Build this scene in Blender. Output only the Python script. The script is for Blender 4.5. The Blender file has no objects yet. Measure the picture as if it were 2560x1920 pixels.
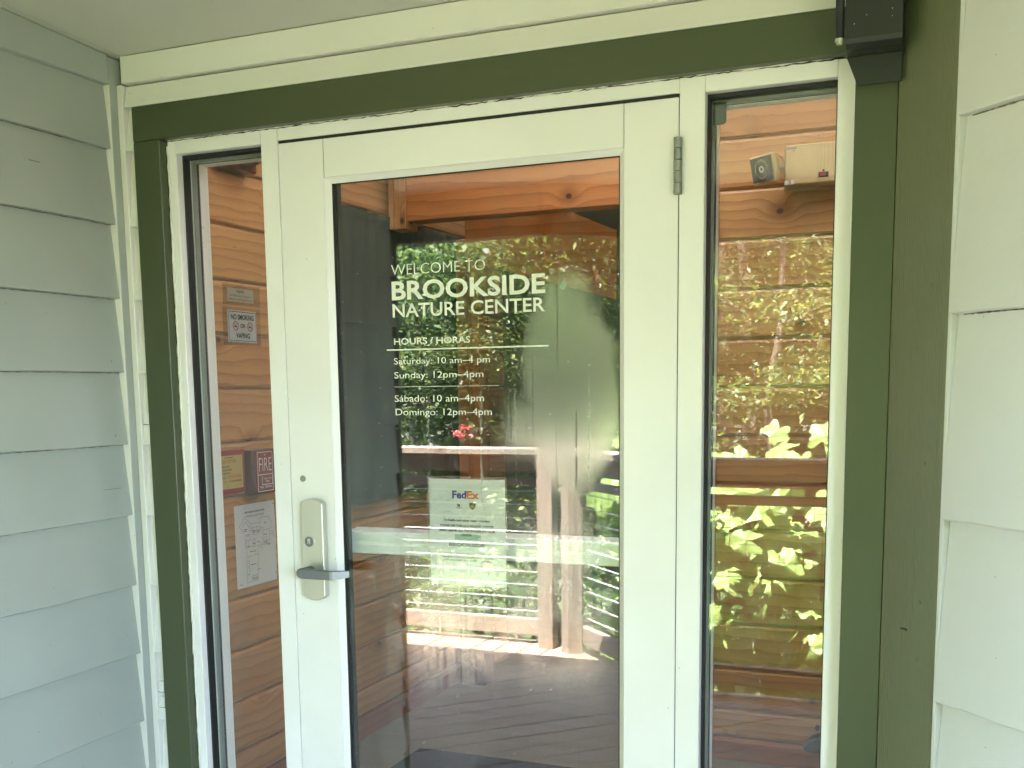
import bpy, bmesh, math, random
import numpy as np
from mathutils import Matrix, Vector
R = math.radians
random.seed(7)
rng = np.random.default_rng(7)
sc = bpy.context.scene
COL = sc.collection

# ------------------------------------------------------------------ camera
cd = bpy.data.cameras.new('camera'); cam = bpy.data.objects.new('camera', cd); COL.objects.link(cam)
CR = Vector((0.92339426, 0.38365087, -0.01245222)); CU = Vector((-0.0390499, 0.12616055, 0.99124095)); CF = Vector((-0.38186143, 0.91481994, -0.13147745))
cam.matrix_world = Matrix(((CR.x, CU.x, -CF.x, 0), (CR.y, CU.y, -CF.y, -2.14), (CR.z, CU.z, -CF.z, 1.45), (0, 0, 0, 1)))
cd.sensor_width = 36; cd.lens = 37.96875; cd.shift_y = 0.14469
cd.clip_start = 0.02; cd.clip_end = 400
sc.camera = cam

# ------------------------------------------------------------------ light
SUN_EL, SUN_AZ = R(73), R(-10)          # azimuth from +Y, clockwise: the sun stands high behind the building
world = bpy.data.worlds.new('World'); sc.world = world; world.use_nodes = True
wn = world.node_tree.nodes; wn.clear()
sky = wn.new('ShaderNodeTexSky'); sky.sky_type = 'NISHITA'; sky.sun_disc = False
sky.sun_elevation = SUN_EL; sky.sun_rotation = SUN_AZ
bg = wn.new('ShaderNodeBackground'); bg.inputs[1].default_value = 0.15
wo = wn.new('ShaderNodeOutputWorld')
world.node_tree.links.new(sky.outputs[0], bg.inputs[0]); world.node_tree.links.new(bg.outputs[0], wo.inputs[0])
sd = bpy.data.lights.new('sun', 'SUN'); sd.energy = 5; sd.angle = R(0.5); sd.color = (1, .95, .87)
sun = bpy.data.objects.new('sun', sd); COL.objects.link(sun)
to_sun = Vector((math.sin(SUN_AZ) * math.cos(SUN_EL), math.cos(SUN_AZ) * math.cos(SUN_EL), math.sin(SUN_EL)))
sun.rotation_euler = to_sun.to_track_quat('Z', 'Y').to_euler(); sun.location = (0, 6, 20)
sc.view_settings.view_transform = 'Standard'; sc.view_settings.look = 'None'
sc.view_settings.exposure = 5.45; sc.view_settings.gamma = 1
sc.render.engine = 'CYCLES'
sc.cycles.use_denoising = True
sc.cycles.max_bounces = 10; sc.cycles.diffuse_bounces = 5; sc.cycles.transparent_max_bounces = 16; sc.cycles.glossy_bounces = 4
sc.cycles.sample_clamp_indirect = 6
sc.cycles.caustics_reflective = False; sc.cycles.caustics_refractive = False

# ------------------------------------------------------------------ node helpers
class NT:
    def __init__(s, name):
        s.m = bpy.data.materials.new(name); s.m.use_nodes = True; s.t = s.m.node_tree; s.t.nodes.clear()
        s.out = s.t.nodes.new('ShaderNodeOutputMaterial')
    def n(s, typ, inp=None, **kw):
        nd = s.t.nodes.new('ShaderNode' + typ)
        for k, v in kw.items(): setattr(nd, k, v)
        for k, v in (inp or {}).items(): s.set(nd, k, v)
        return nd
    def set(s, nd, k, v):
        i = nd.inputs[k]
        if isinstance(v, bpy.types.NodeSocket): s.t.links.new(v, i)
        elif isinstance(v, bpy.types.Node): s.t.links.new(v.outputs[0], i)
        else: i.default_value = v
    def math(s, op, a, b=None, c=None, clamp=False):
        d = {0: a}
        if b is not None: d[1] = b
        if c is not None: d[2] = c
        return s.n('Math', d, operation=op, use_clamp=clamp).outputs[0]
    def mix(s, f, a, b, mode='MIX'):
        nd = s.n('Mix', data_type='RGBA', blend_type=mode)
        s.set(nd, 0, f); s.set(nd, 6, a); s.set(nd, 7, b); return nd.outputs[2]
    def ramp(s, f, a, b, smooth=True):
        return s.n('MapRange', {0: f, 1: a, 2: b, 3: 0.0, 4: 1.0}, interpolation_type='SMOOTHSTEP' if smooth else 'LINEAR').outputs[0]
    def noise(s, vec, scale, detail=3, rough=.5, dist=0):
        return s.n('TexNoise', {'Vector': vec, 'Scale': scale, 'Detail': detail, 'Roughness': rough, 'Distortion': dist})
    def vmap(s, vec, scale=(1, 1, 1), loc=(0, 0, 0)):
        return s.n('Mapping', {'Vector': vec, 'Scale': scale, 'Location': loc}).outputs[0]
    def end(s, sh, disp=None):
        s.t.links.new(sh if isinstance(sh, bpy.types.NodeSocket) else sh.outputs[0], s.out.inputs[0]); return s.m
def c4(c): return (c[0], c[1], c[2], 1)

def uvw(t):
    """UV in metres plus a per-object offset"""
    uv = t.n('UVMap'); oi = t.n('ObjectInfo')
    off = t.n('CombineXYZ', {0: t.math('MULTIPLY', oi.outputs['Random'], 37.7), 1: t.math('MULTIPLY', oi.outputs['Random'], 91.3), 2: 0.0})
    return t.n('VectorMath', {0: uv.outputs[0], 1: off.outputs[0]}, operation='ADD').outputs[0], oi.outputs['Random'], uv.outputs[0]

def paint(name, col, rough=.45, stroke=.25, peel=.25, dirt=.12, grain=0, spec=.5, strokes_axis=(3, 120, 1)):
    t = NT(name); v, rnd, raw = uvw(t)
    big = t.noise(v, 2.2, 4, .55); fine = t.noise(v, 220, 2)
    st = t.noise(t.vmap(v, strokes_axis), 1.6, 4, .6)
    pl = t.noise(v, 70, 2)
    spk = t.n('TexVoronoi', {'Vector': v, 'Scale': 6.0}, voronoi_dimensions='2D')
    speck = t.math('MULTIPLY', t.math('SUBTRACT', 1.0, t.ramp(spk.outputs['Distance'], .003, .010)), t.ramp(t.n('SeparateColor', {0: spk.outputs['Color']}).outputs[0], .45, .5))
    c = t.mix(t.math('MULTIPLY', t.ramp(big.outputs[0], .35, .7), dirt * 1.6), c4(col), c4([x * .78 for x in col]))
    c = t.mix(t.math('MULTIPLY', t.math('SUBTRACT', rnd, .0), .10), c, c4([x * .86 for x in col]))
    if dirt: c = t.mix(t.math('MULTIPLY', speck, .8), c, c4([x * .25 for x in col]))
    h = t.math('MULTIPLY', st.outputs[0], stroke)
    h = t.math('MULTIPLY_ADD', pl.outputs[0], peel, h)
    h = t.math('MULTIPLY_ADD', big.outputs[0], 2.0 * peel, h)
    if grain:
        wv = t.n('TexWave', {'Vector': t.vmap(v, (2.2, 62, 1)), 'Scale': 1.0, 'Distortion': 9.0, 'Detail': 3.0, 'Detail Scale': 0.5}, wave_type='BANDS', bands_direction='Y')
        h = t.math('MULTIPLY_ADD', wv.outputs['Fac'], grain, h)
    b = t.n('Bump', {'Height': h, 'Strength': .5, 'Distance': .0012})
    rg = t.math('MULTIPLY_ADD', big.outputs[0], .2, rough - .1)
    p = t.n('BsdfPrincipled', {'Base Color': c, 'Roughness': rg, 'Normal': b.outputs[0], 'Specular IOR Level': spec})
    return t.end(p)

def plain(name, col, rough=.5, metal=0, bump=0, scale=300, spec=.5):
    t = NT(name); v, rnd, raw = uvw(t)
    n = t.noise(v, 9, 4); f = t.noise(v, scale, 2)
    c = t.mix(t.math('MULTIPLY', n.outputs[0], .25), c4(col), c4([x * .7 for x in col]))
    d = {'Base Color': c, 'Roughness': t.math('MULTIPLY_ADD', n.outputs[0], .15, rough - .07), 'Metallic': metal, 'Specular IOR Level': spec}
    if bump: d['Normal'] = t.n('Bump', {'Height': f.outputs[0], 'Strength': bump, 'Distance': .001}).outputs[0]
    return t.end(t.n('BsdfPrincipled', d))

def wood(name, light, dark, knots=.55, rough=.35, ring=48., coat=.25, weather=0, knotcol=(.05, .022, .012)):
    t = NT(name); v, rnd, raw = uvw(t)
    # knots
    vo = t.n('TexVoronoi', {'Vector': t.vmap(v, (.8, 1, 1)), 'Scale': 4.2}, voronoi_dimensions='2D')
    d = vo.outputs['Distance']; keep = t.ramp(t.n('SeparateColor', {0: vo.outputs['Color']}).outputs[0], 1 - knots - .02, 1 - knots)
    warpn = t.noise(t.vmap(v, (1.3, 5, 1)), 1.0, 3)
    sx = t.n('SeparateXYZ', {0: v})
    swirl = t.math('MULTIPLY', t.math('SUBTRACT', 1.0, t.ramp(d, .02, .34)), t.math('MULTIPLY', keep, .045))
    yy = t.math('ADD', sx.outputs[1], t.math('MULTIPLY_ADD', t.math('SUBTRACT', warpn.outputs[0], .5), .10, swirl))
    vec = t.n('CombineXYZ', {0: t.math('MULTIPLY', sx.outputs[0], .6), 1: yy, 2: 0.0})
    wv = t.n('TexWave', {'Vector': vec, 'Scale': ring / 6.0, 'Distortion': 2.2, 'Detail': 3.0, 'Detail Scale': 1.4, 'Detail Roughness': .6}, wave_type='BANDS', bands_direction='Y', wave_profile='SAW')
    ringf = t.math('POWER', wv.outputs['Fac'], 2.6)
    fine = t.noise(t.vmap(v, (5, 330, 1)), 1.0, 2, .6)
    blot = t.noise(t.vmap(v, (1.6, 7, 1)), 1.0, 3)
    c = t.mix(t.math('MULTIPLY', ringf, .7), c4(light), c4(dark))
    c = t.mix(t.math('MULTIPLY', t.ramp(blot.outputs[0], .4, .75), .45), c, c4([dark[0] * 1.15, dark[1] * 1.15, dark[2] * 1.1]))
    c = t.mix(t.math('MULTIPLY', t.ramp(fine.outputs[0], .45, .8), .28), c, c4([x * .55 for x in dark]))
    c = t.mix(t.math('MULTIPLY', rnd, .38), c, c4([dark[0] * 1.2, dark[1] * 1.0, dark[2] * .9]))
    kn = t.math('MULTIPLY', t.math('SUBTRACT', 1.0, t.ramp(d, .025, .06)), keep)
    kr = t.math('MULTIPLY', t.math('SUBTRACT', 1.0, t.ramp(d, .06, .22)), keep)
    c = t.mix(t.math('MULTIPLY', kr, .55), c, c4([dark[0] * .8, dark[1] * .6, dark[2] * .5]))
    c = t.mix(t.math('MULTIPLY', kn, .92), c, c4(knotcol))
    if weather:
        wz = t.noise(t.vmap(v, (2, 14, 1)), 1.0, 5, .65)
        c = t.mix(t.math('MULTIPLY', t.ramp(wz.outputs[0], .3, .7), weather), c, c4((.25, .22, .185)))
    b = t.n('Bump', {'Height': t.math('ADD', t.math('MULTIPLY', ringf, .5), t.math('MULTIPLY', fine.outputs[0], .5)), 'Strength': .28 + weather * .4, 'Distance': .0012})
    p = t.n('BsdfPrincipled', {'Base Color': c, 'Roughness': t.math('MULTIPLY_ADD', blot.outputs[0], .2, rough - .1), 'Normal': b.outputs[0], 'Coat Weight': coat, 'Coat Roughness': .25})
    return t.end(p)

M = {}
M['siding'] = paint('siding_paint_shaded', (.355, .378, .352), .33, .3, .12, .2, spec=.45)  # pale wall paint with the left wall's shade mixed into the colour
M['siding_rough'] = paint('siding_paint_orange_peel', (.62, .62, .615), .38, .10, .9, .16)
M['trim'] = paint('cream_trim_paint', (.70, .68, .64), .42, .3, .15, .12)
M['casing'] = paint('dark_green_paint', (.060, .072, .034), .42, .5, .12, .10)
M['casing_lit'] = paint('lit_green_paint', (.145, .152, .085), .40, .35, .15, .12, grain=.9)  # same green as the casing, lightened because this board faces the light
M['ceiling'] = paint('ceiling_paint', (.56, .545, .50), .55, .1, .2, .12)
M['door'] = paint('white_painted_metal', (.84, .815, .82), .33, .08, .05, .18, spec=.5)
M['alu'] = plain('brushed_aluminium', (.62, .63, .63), .32, .85, .08, 500)
M['alu_dull'] = plain('grey_glazing_bead', (.33, .34, .33), .5, .2)
M['alu_pale'] = plain('pale_interior_frame', (.80, .75, .75), .45)
M['bar'] = plain('satin_push_bar', (.80, .82, .83), .40, .35)
M['gasket'] = plain('black_rubber', (.012, .012, .012), .6)
M['black'] = paint('black_metal_paint', (.018, .02, .017), .33, .1, .3, .0)
M['steel'] = plain('worn_satin_steel', (.62, .62, .56), .38, .9, .35, 400)
M['steel_dark'] = plain('dark_zinc_lever', (.20, .215, .24), .36, .9, .15)
M['hinge'] = plain('grey_hinge_metal', (.30, .31, .28), .42, .6)
M['vinyl'] = plain('white_vinyl', (.80, .82, .72), .6)
M['pine'] = wood('knotty_pine', (.63, .33, .13), (.32, .125, .04), knots=.5)
M['pine_red'] = wood('red_stained_pine', (.36, .13, .08), (.22, .07, .04), knots=.2)
M['beam'] = wood('fir_beam', (.66, .26, .085), (.36, .105, .03), knots=.45, ring=34)
M['deck'] = wood('weathered_deck_wood', (.36, .25, .17), (.20, .135, .09), knots=.15, rough=.7, coat=0, weather=.30)
M['rail'] = wood('weathered_rail_wood', (.33, .26, .20), (.19, .145, .105), knots=.4, rough=.75, coat=0, weather=.55)
M['galv'] = plain('galvanised_rod', (.80, .80, .80), .35, .2)
M['red'] = plain('red_enamel', (.30, .028, .03), .35)
M['dark_red'] = plain('dark_red_plastic', (.13, .02, .025), .35)
M['white'] = plain('white_print', (.78, .76, .74), .55)
M['paper'] = plain('white_paper', (.74, .72, .70), .8)
M['cream_paper'] = plain('cream_paper', (.62, .55, .42), .8)
M['brass'] = plain('yellow_plate', (.55, .40, .13), .4)
M['ink'] = plain('black_ink', (.02, .018, .018), .7)
M['ink_red'] = plain('red_ink', (.30, .03, .03), .7)
M['ink_orange'] = plain('orange_ink', (.55, .16, .06), .7)
M['beige'] = plain('beige_plastic', (.56, .40, .20), .5)
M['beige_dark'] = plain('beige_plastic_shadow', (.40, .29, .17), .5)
M['purple'] = plain('purple_ink', (.10, .03, .30), .7)
M['orange'] = plain('bright_orange_ink', (.75, .16, .02), .7)
M['brown'] = plain('brown_ink', (.14, .05, .02), .7)
M['teal'] = plain('pale_green_ink', (.28, .50, .40), .7)
M['greyink'] = plain('grey_ink', (.25, .27, .27), .7)
M['curtain'] = plain('dark_green_black_cloth', (.013, .015, .012), .85, 0, .6, 900)
M['mat'] = plain('black_door_mat', (.012, .011, .014), .95, 0, 1.0, 600)
M['bark'] = plain('tree_bark', (.10, .075, .05), .9, 0, 1, 40)
M['intwhite'] = plain('interior_ceiling_paint', (.62, .60, .55), .7)
M['grime_shade'] = plain('brown_grime_shade', (.15, .14, .105), .9)  # under the laps this brown also stands for shadow
M['rubber'] = plain('dark_grey_rubber', (.035, .045, .05), .5)

def floor_mat():
    t = NT('worn_interior_floor'); v, r, raw = uvw(t)
    a = t.noise(t.vmap(v, (1.2, 9, 1)), 1.5, 5, .65); b = t.noise(v, 60, 3)
    c = t.mix(a.outputs[0], (.10, .085, .06, 1), (.24, .20, .14, 1)); c = t.mix(t.math('MULTIPLY', t.ramp(b.outputs[0], .5, .75), .5), c, (.09, .08, .065, 1))
    return t.end(t.n('BsdfPrincipled', {'Base Color': c, 'Roughness': .6}))
M['floor'] = floor_mat()

def leaf_mat(name, cols, trans=.45, rough=.45):
    t = NT(name); oi = t.n('ObjectInfo'); g = t.n('NewGeometry')
    rp = g.outputs['Random Per Island']
    c = t.mix(t.ramp(rp, .15, .6), c4(cols[0]), c4(cols[1])); c = t.mix(t.ramp(rp, .75, 1.0), c, c4(cols[2]))
    c = t.mix(t.math('MULTIPLY', oi.outputs['Random'], .3), c, c4([x * .7 for x in cols[1]]))
    p = t.n('BsdfPrincipled', {'Base Color': c, 'Roughness': rough, 'Specular IOR Level': .4})
    tr = t.n('BsdfTranslucent', {0: t.mix(1.0, c, (1.0, 1.05, .65, 1), 'MULTIPLY')})
    tr.inputs[0]
    mx = t.n('MixShader', {0: trans, 1: p.outputs[0], 2: tr.outputs[0]})
    return t.end(mx)
M['leaf'] = leaf_mat('green_leaves', [(.05, .09, .035), (.095, .15, .062), (.20, .24, .10)])
M['leaf_dark'] = leaf_mat('dark_green_leaves', [(.02, .05, .015), (.04, .085, .02), (.09, .14, .03)], .3)
M['leaf_yellow'] = leaf_mat('yellow_green_leaves', [(.065, .095, .035), (.125, .16, .06), (.27, .29, .10)], .5)
M['leaf_big'] = leaf_mat('broad_pale_leaves', [(.17, .27, .09), (.25, .36, .11), (.32, .42, .20)], .5)
M['leaf_red'] = leaf_mat('pink_flower_petals', [(.45, .10, .12), (.55, .15, .16), (.6, .2, .2)], .3)

def ground_mat():
    t = NT('forest_soil'); tc = t.n('TexCoord')
    a = t.noise(tc.outputs['Object'], .8, 6, .6); b = t.noise(tc.outputs['Object'], 9, 5, .7)
    c = t.mix(t.ramp(a.outputs[0], .4, .65), (.06, .07, .045, 1), (.12, .10, .08, 1)); c = t.mix(t.ramp(b.outputs[0], .5, .7), c, (.03, .035, .015, 1))
    return t.end(t.n('BsdfPrincipled', {'Base Color': c, 'Roughness': .9, 'Normal': t.n('Bump', {'Height': b.outputs[0], 'Strength': 1.0, 'Distance': .08}).outputs[0]}))
M['soil'] = ground_mat()

def glass_mat(name, fog=False, R0=.060, tint=(.965, .98, .965)):
    t = NT(name)
    g = t.n('NewGeometry')
    cosn = t.math('ABSOLUTE', t.n('VectorMath', {0: g.outputs['Normal'], 1: g.outputs['Incoming']}, operation='DOT_PRODUCT').outputs['Value'])
    fr = t.math('MULTIPLY_ADD', t.math('POWER', t.math('SUBTRACT', 1.0, cosn), 5.0), 1 - R0, R0)
    tr = t.n('BsdfTransparent', {0: c4(tint)})
    tc = t.n('TexCoord'); P = tc.outputs['Object']
    wob = t.n('Bump', {'Height': t.noise(P, 2.3, 1).outputs[0], 'Strength': .03, 'Distance': .006})
    gl = t.n('BsdfGlossy', {'Color': (1, 1, 1, 1), 'Roughness': 0.0, 'Normal': wob.outputs[0]})
    clear = t.n('MixShader', {0: fr, 1: tr.outputs[0], 2: gl.outputs[0]})
    # faint dust and smears everywhere
    sm = t.noise(t.vmap(P, (6, 1, 2.2)), 1.5, 5, .65)
    dust = t.noise(P, 260, 2, .7)
    sp = t.n('SeparateXYZ', {0: P}); P2 = t.n('CombineXYZ', {0: sp.outputs[0], 1: sp.outputs[2], 2: 0.0})
    dots = t.n('TexVoronoi', {'Vector': P2, 'Scale': 22.0}, voronoi_dimensions='2D')
    dot = t.math('MULTIPLY', t.math('SUBTRACT', 1.0, t.ramp(dots.outputs['Distance'], .012, .04)), t.ramp(t.n('SeparateColor', {0: dots.outputs['Color']}).outputs[0], .8, .82))
    dirt = t.math('MULTIPLY_ADD', t.ramp(sm.outputs[0], .45, .8), .035, t.math('MULTIPLY', dot, .35))
    dif = t.n('BsdfDiffuse', {0: (.75, .75, .72, 1)})
    if not fog:
        sh = t.n('MixShader', {0: dirt, 1: clear.outputs[0], 2: dif.outputs[0]})
        return t.end(sh)
    # condensation: P is relative to the pane centre (x: -0.35..0.35, z: -0.83..0.83)
    s = t.n('SeparateXYZ', {0: P}); x = s.outputs[0]; z = s.outputs[2]
    w = t.noise(P, 5, 3); wv = t.math('MULTIPLY', t.math('SUBTRACT', w.outputs[0], .5), .10)
    xw = t.math('ADD', x, wv); zw = t.math('ADD', z, wv)
    # a) blurred dew cloud at the right, below an arched edge
    def box(xa, xb, za, zb, e=.02, ez=.03):
        m = t.math('MULTIPLY', t.ramp(xw, xa, xa + e), t.math('SUBTRACT', 1.0, t.ramp(xw, xb - e, xb)))
        return t.math('MULTIPLY', m, t.math('MULTIPLY', t.ramp(zw, za, za + ez), t.math('SUBTRACT', 1.0, t.ramp(zw, zb - ez, zb))))
    ex = t.math('DIVIDE', t.math('SUBTRACT', xw, .225), .105); ez_ = t.math('DIVIDE', t.math('SUBTRACT', zw, .37), .25)
    ell = t.math('SUBTRACT', 1.0, t.ramp(t.math('ADD', t.math('MULTIPLY', ex, ex), t.math('MULTIPLY', ez_, ez_)), .55, 1.15))
    cloud = t.math('MAXIMUM', ell, box(.045, .33, .20, .38, .07, .09))
    # b) drip zone across the middle
    col = t.noise(t.vmap(P, (95, 1, 1.6)), 1.0, 3, .6, .3)
    cols = t.ramp(col.outputs[0], .52, .60)
    dripclear = t.math('SUBTRACT', 1.0, t.math('MULTIPLY', t.math('MULTIPLY', cols, t.ramp(w.outputs[0], .42, .55)), .85))
    low = box(-.26, .36, -.38, .16, .05, .12)
    grain = t.ramp(t.noise(P, 190, 2, .6).outputs[0], .40, .62)
    dew = t.math('MULTIPLY', t.math('MULTIPLY', low, t.ramp(t.noise(P, 7, 3).outputs[0], .35, .6)), t.math('MULTIPLY', dripclear, t.math('MULTIPLY_ADD', grain, .55, .2)))
    # c) droplets trail in the lower half
    low2 = box(-.30, .40, -.80, -.30, .08, .15)
    trails = t.ramp(t.noise(t.vmap(P, (120, 1, 3)), 1.0, 2, .5).outputs[0], .63, .70)
    # d) curtain-side dust
    bright = t.math('MULTIPLY', box(-.30, .36, .04, .42, .05, .1), t.ramp(t.noise(t.vmap(P, (85, 1, 1.1)), 1.0, 1, .5, .2).outputs[0], .70, .73))
    beads = t.math('MULTIPLY', bright, t.ramp(t.noise(P, 120, 1).outputs[0], .45, .55))
    rgl = t.n('BsdfGlossy', {'Color': (1, 1, 1, 1), 'Roughness': .13})
    rtr = t.n('BsdfTransparent', {0: (.90, .92, .89, 1)})
    foggy0 = t.n('MixShader', {0: t.math('MULTIPLY', fr, 2.1), 1: rtr.outputs[0], 2: rgl.outputs[0]})
    foggy = t.n('MixShader', {0: .10, 1: foggy0.outputs[0], 2: dif.outputs[0]})
    f1 = t.math('MULTIPLY', t.math('MAXIMUM', t.math('MULTIPLY', cloud, t.math('SUBTRACT', 1.0, t.math('MULTIPLY', t.ramp(col.outputs[0], .64, .67), .8))), dew), 1.0, clamp=True)
    a = t.n('MixShader', {0: f1, 1: clear.outputs[0], 2: foggy.outputs[0]})
    add = t.math('ADD', dirt, t.math('ADD', t.math('MULTIPLY', beads, .22), t.math('MULTIPLY', t.math('MULTIPLY', low2, trails), .05)), clamp=True)
    b = t.n('MixShader', {0: add, 1: a.outputs[0], 2: dif.outputs[0]})
    return t.end(b)
M['glass'] = glass_mat('window_glass')
M['glass_fog'] = glass_mat('door_glass_with_condensation', True)

def frosted():
    t = NT('frosted_fill_panel')  # diffuser of the added skylights that light the interior
    tr = t.n('BsdfTranslucent', {0: (.66, .65, .63, 1)}); d = t.n('BsdfDiffuse', {0: (.8, .8, .8, 1)})
    return t.end(t.n('MixShader', {0: .72, 1: tr.outputs[0], 2: d.outputs[0]}))
M['frosted'] = frosted()
def laminate():
    t = NT('laminated_sheet'); d = t.n('BsdfPrincipled', {'Base Color': (.88, .89, .88, 1), 'Roughness': .3}); tr = t.n('BsdfTransparent', {0: (.9, .95, .92, 1)})
    tc = t.n('TexCoord'); n = t.noise(tc.outputs['Object'], 14, 4, .6)
    return t.end(t.n('MixShader', {0: t.math('MULTIPLY_ADD', n.outputs[0], -.25, .16), 1: d.outputs[0], 2: tr.outputs[0]}))
M['laminate'] = laminate()
def tape():
    t = NT('clear_tape'); tr = t.n('BsdfTransparent', {0: (.93, .93, .93, 1)}); g = t.n('BsdfGlossy', {0: (1, 1, 1, 1), 1: .15})
    return t.end(t.n('MixShader', {0: .07, 1: tr.outputs[0], 2: g.outputs[0]}))
M['tape'] = tape()
def lens():
    t = NT('ribbed_lamp_lens'); v, r, raw = uvw(t)
    n = t.noise(v, 90, 2)
    return t.end(t.n('BsdfPrincipled', {'Base Color': (.13, .12, .115, 1), 'Roughness': .10, 'Metallic': .3, 'Normal': t.n('Bump', {'Height': n.outputs[0], 'Strength': .6, 'Distance': .003}).outputs[0]}))
M['lens'] = lens()

# ------------------------------------------------------------------ object helpers
ORG = {}
def thing(name, label, cat, base=(0, 0, 0), rotz=0, group=None, kind=None):
    o = bpy.data.objects.new(name, None); COL.objects.link(o); o.location = base; o.rotation_euler = (0, 0, rotz)
    o.empty_display_size = .05
    if label: o['label'] = label
    if cat: o['category'] = cat
    if group: o['group'] = group
    if kind: o['kind'] = kind
    ORG[o] = Vector(base) if rotz == 0 else Vector((0, 0, 0))
    return o
def tag(o, label=None, cat=None, group=None, kind=None):
    if label: o['label'] = label
    if cat: o['category'] = cat
    if group: o['group'] = group
    if kind: o['kind'] = kind
    return o
def auto_uv(me, L):
    n = len(me.polygons)
    uvl = me.uv_layers.new(name='UVMap')
    co = np.empty(len(me.vertices) * 3); me.vertices.foreach_get('co', co); co = co.reshape(-1, 3)
    nv = np.empty(n * 3); me.polygons.foreach_get('normal', nv); nv = nv.reshape(-1, 3)
    lt = np.empty(n, dtype=np.int32); me.polygons.foreach_get('loop_total', lt)
    vi = np.empty(len(me.loops), dtype=np.int32); me.loops.foreach_get('vertex_index', vi)
    dom = np.abs(nv).argmax(1)
    ax = np.zeros((3, 2), int)
    for d in range(3):
        oth = [a for a in range(3) if a != d]
        ax[d] = oth if d == L else [L, [a for a in oth if a != L][0]]
    pa = ax[np.repeat(dom, lt)]; c = co[vi]
    uv = np.empty((len(vi), 2)); uv[:, 0] = c[np.arange(len(vi)), pa[:, 0]]; uv[:, 1] = c[np.arange(len(vi)), pa[:, 1]]
    uvl.data.foreach_set('uv', uv.ravel())
def obj(name, verts, faces, mat, parent=None, L=0, bevel=0, smooth=False, seg=1):
    """one mesh object; coordinates are world (or the thing's own when the thing is rotated)"""
    vs = np.array([tuple(v) for v in verts], float)
    org = ORG.get(parent, Vector((0, 0, 0))) if parent else Vector((0, 0, 0))
    c = (vs.min(0) + vs.max(0)) / 2
    me = bpy.data.meshes.new(name)
    me.from_pydata((vs - c).tolist(), [], faces); me.update()
    if bevel:
        bm = bmesh.new(); bm.from_mesh(me)
        es = [e for e in bm.edges if len(e.link_faces) == 2 and e.calc_face_angle(0) > .5]
        bmesh.ops.bevel(bm, geom=es, offset=bevel, segments=seg, affect='EDGES', clamp_overlap=True, profile=.6)
        bm.to_mesh(me); bm.free()
    auto_uv(me, L)
    if smooth: me.polygons.foreach_set('use_smooth', [True] * len(me.polygons))
    me.materials.append(mat if not isinstance(mat, str) else M[mat])
    o = bpy.data.objects.new(name, me); COL.objects.link(o)
    o.location = Vector(c) - org
    if parent: o.parent = parent
    ORG[o] = Vector(c)
    return o
def box_vf(x0, x1, y0, y1, z0, z1):
    v = [(x0, y0, z0), (x1, y0, z0), (x1, y1, z0), (x0, y1, z0), (x0, y0, z1), (x1, y0, z1), (x1, y1, z1), (x0, y1, z1)]
    f = [(0, 3, 2, 1), (4, 5, 6, 7), (0, 1, 5, 4), (1, 2, 6, 5), (2, 3, 7, 6), (3, 0, 4, 7)]
    return v, f
def box(name, x0, x1, y0, y1, z0, z1, mat, parent=None, bevel=.0015, L=None, seg=1):
    v, f = box_vf(min(x0, x1), max(x0, x1), min(y0, y1), max(y0, y1), min(z0, z1), max(z0, z1))
    if L is None: L = int(np.argmax([abs(x1 - x0), abs(y1 - y0), abs(z1 - z0)]))
    return obj(name, v, f, mat, parent, L, bevel, seg=seg)
def join(parts):
    V, F = [], []
    for v, f in parts:
        b = len(V); V += list(v); F += [tuple(i + b for i in q) for q in f]
    return V, F
def prism(poly, a0, a1, axis):
    """extrude a 2D polygon along an axis: 0: (p,q)->(y,z), 1: (x,z), 2: (x,y)"""
    def pt(p, a): return {0: (a, p[0], p[1]), 1: (p[0], a, p[1]), 2: (p[0], p[1], a)}[axis]
    n = len(poly); v = [pt(p, a0) for p in poly] + [pt(p, a1) for p in poly]
    f = [tuple(range(n))[::-1], tuple(range(n, 2 * n))] + [(i, (i + 1) % n, n + (i + 1) % n, n + i) for i in range(n)]
    return v, f
def fixn(me):
    bm = bmesh.new(); bm.from_mesh(me); bmesh.ops.recalc_face_normals(bm, faces=bm.faces); bm.to_mesh(me); bm.free()
def cyl_vf(p0, p1, r0, r1=None, n=12):
    r1 = r0 if r1 is None else r1
    p0 = Vector(p0); p1 = Vector(p1); d = (p1 - p0).normalized()
    a = d.orthogonal().normalized(); b = d.cross(a)
    v = [p0 + (a * math.cos(2 * math.pi * i / n) + b * math.sin(2 * math.pi * i / n)) * r0 for i in range(n)]
    v += [p1 + (a * math.cos(2 * math.pi * i / n) + b * math.sin(2 * math.pi * i / n)) * r1 for i in range(n)]
    f = [tuple(range(n))[::-1], tuple(range(n, 2 * n))] + [(i, (i + 1) % n, n + (i + 1) % n, n + i) for i in range(n)]
    return [tuple(q) for q in v], f
def text_mesh(s, offset=0.0):
    cu = bpy.data.curves.new('txt', 'FONT'); cu.body = s; cu.size = 1; cu.offset = offset; cu.resolution_u = 3
    o = bpy.data.objects.new('txt', cu); COL.objects.link(o)
    dg = bpy.context.evaluated_depsgraph_get(); me = bpy.data.meshes.new_from_object(o.evaluated_get(dg))
    v = np.array([tuple(q.co) for q in me.vertices]).reshape(-1, 3); f = [tuple(p.vertices) for p in me.polygons]
    bpy.data.objects.remove(o); bpy.data.curves.remove(cu); bpy.data.meshes.remove(me)
    return v, f
def caps(s):
    return all((not ch.islower()) or ch in '' for ch in s)
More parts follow.
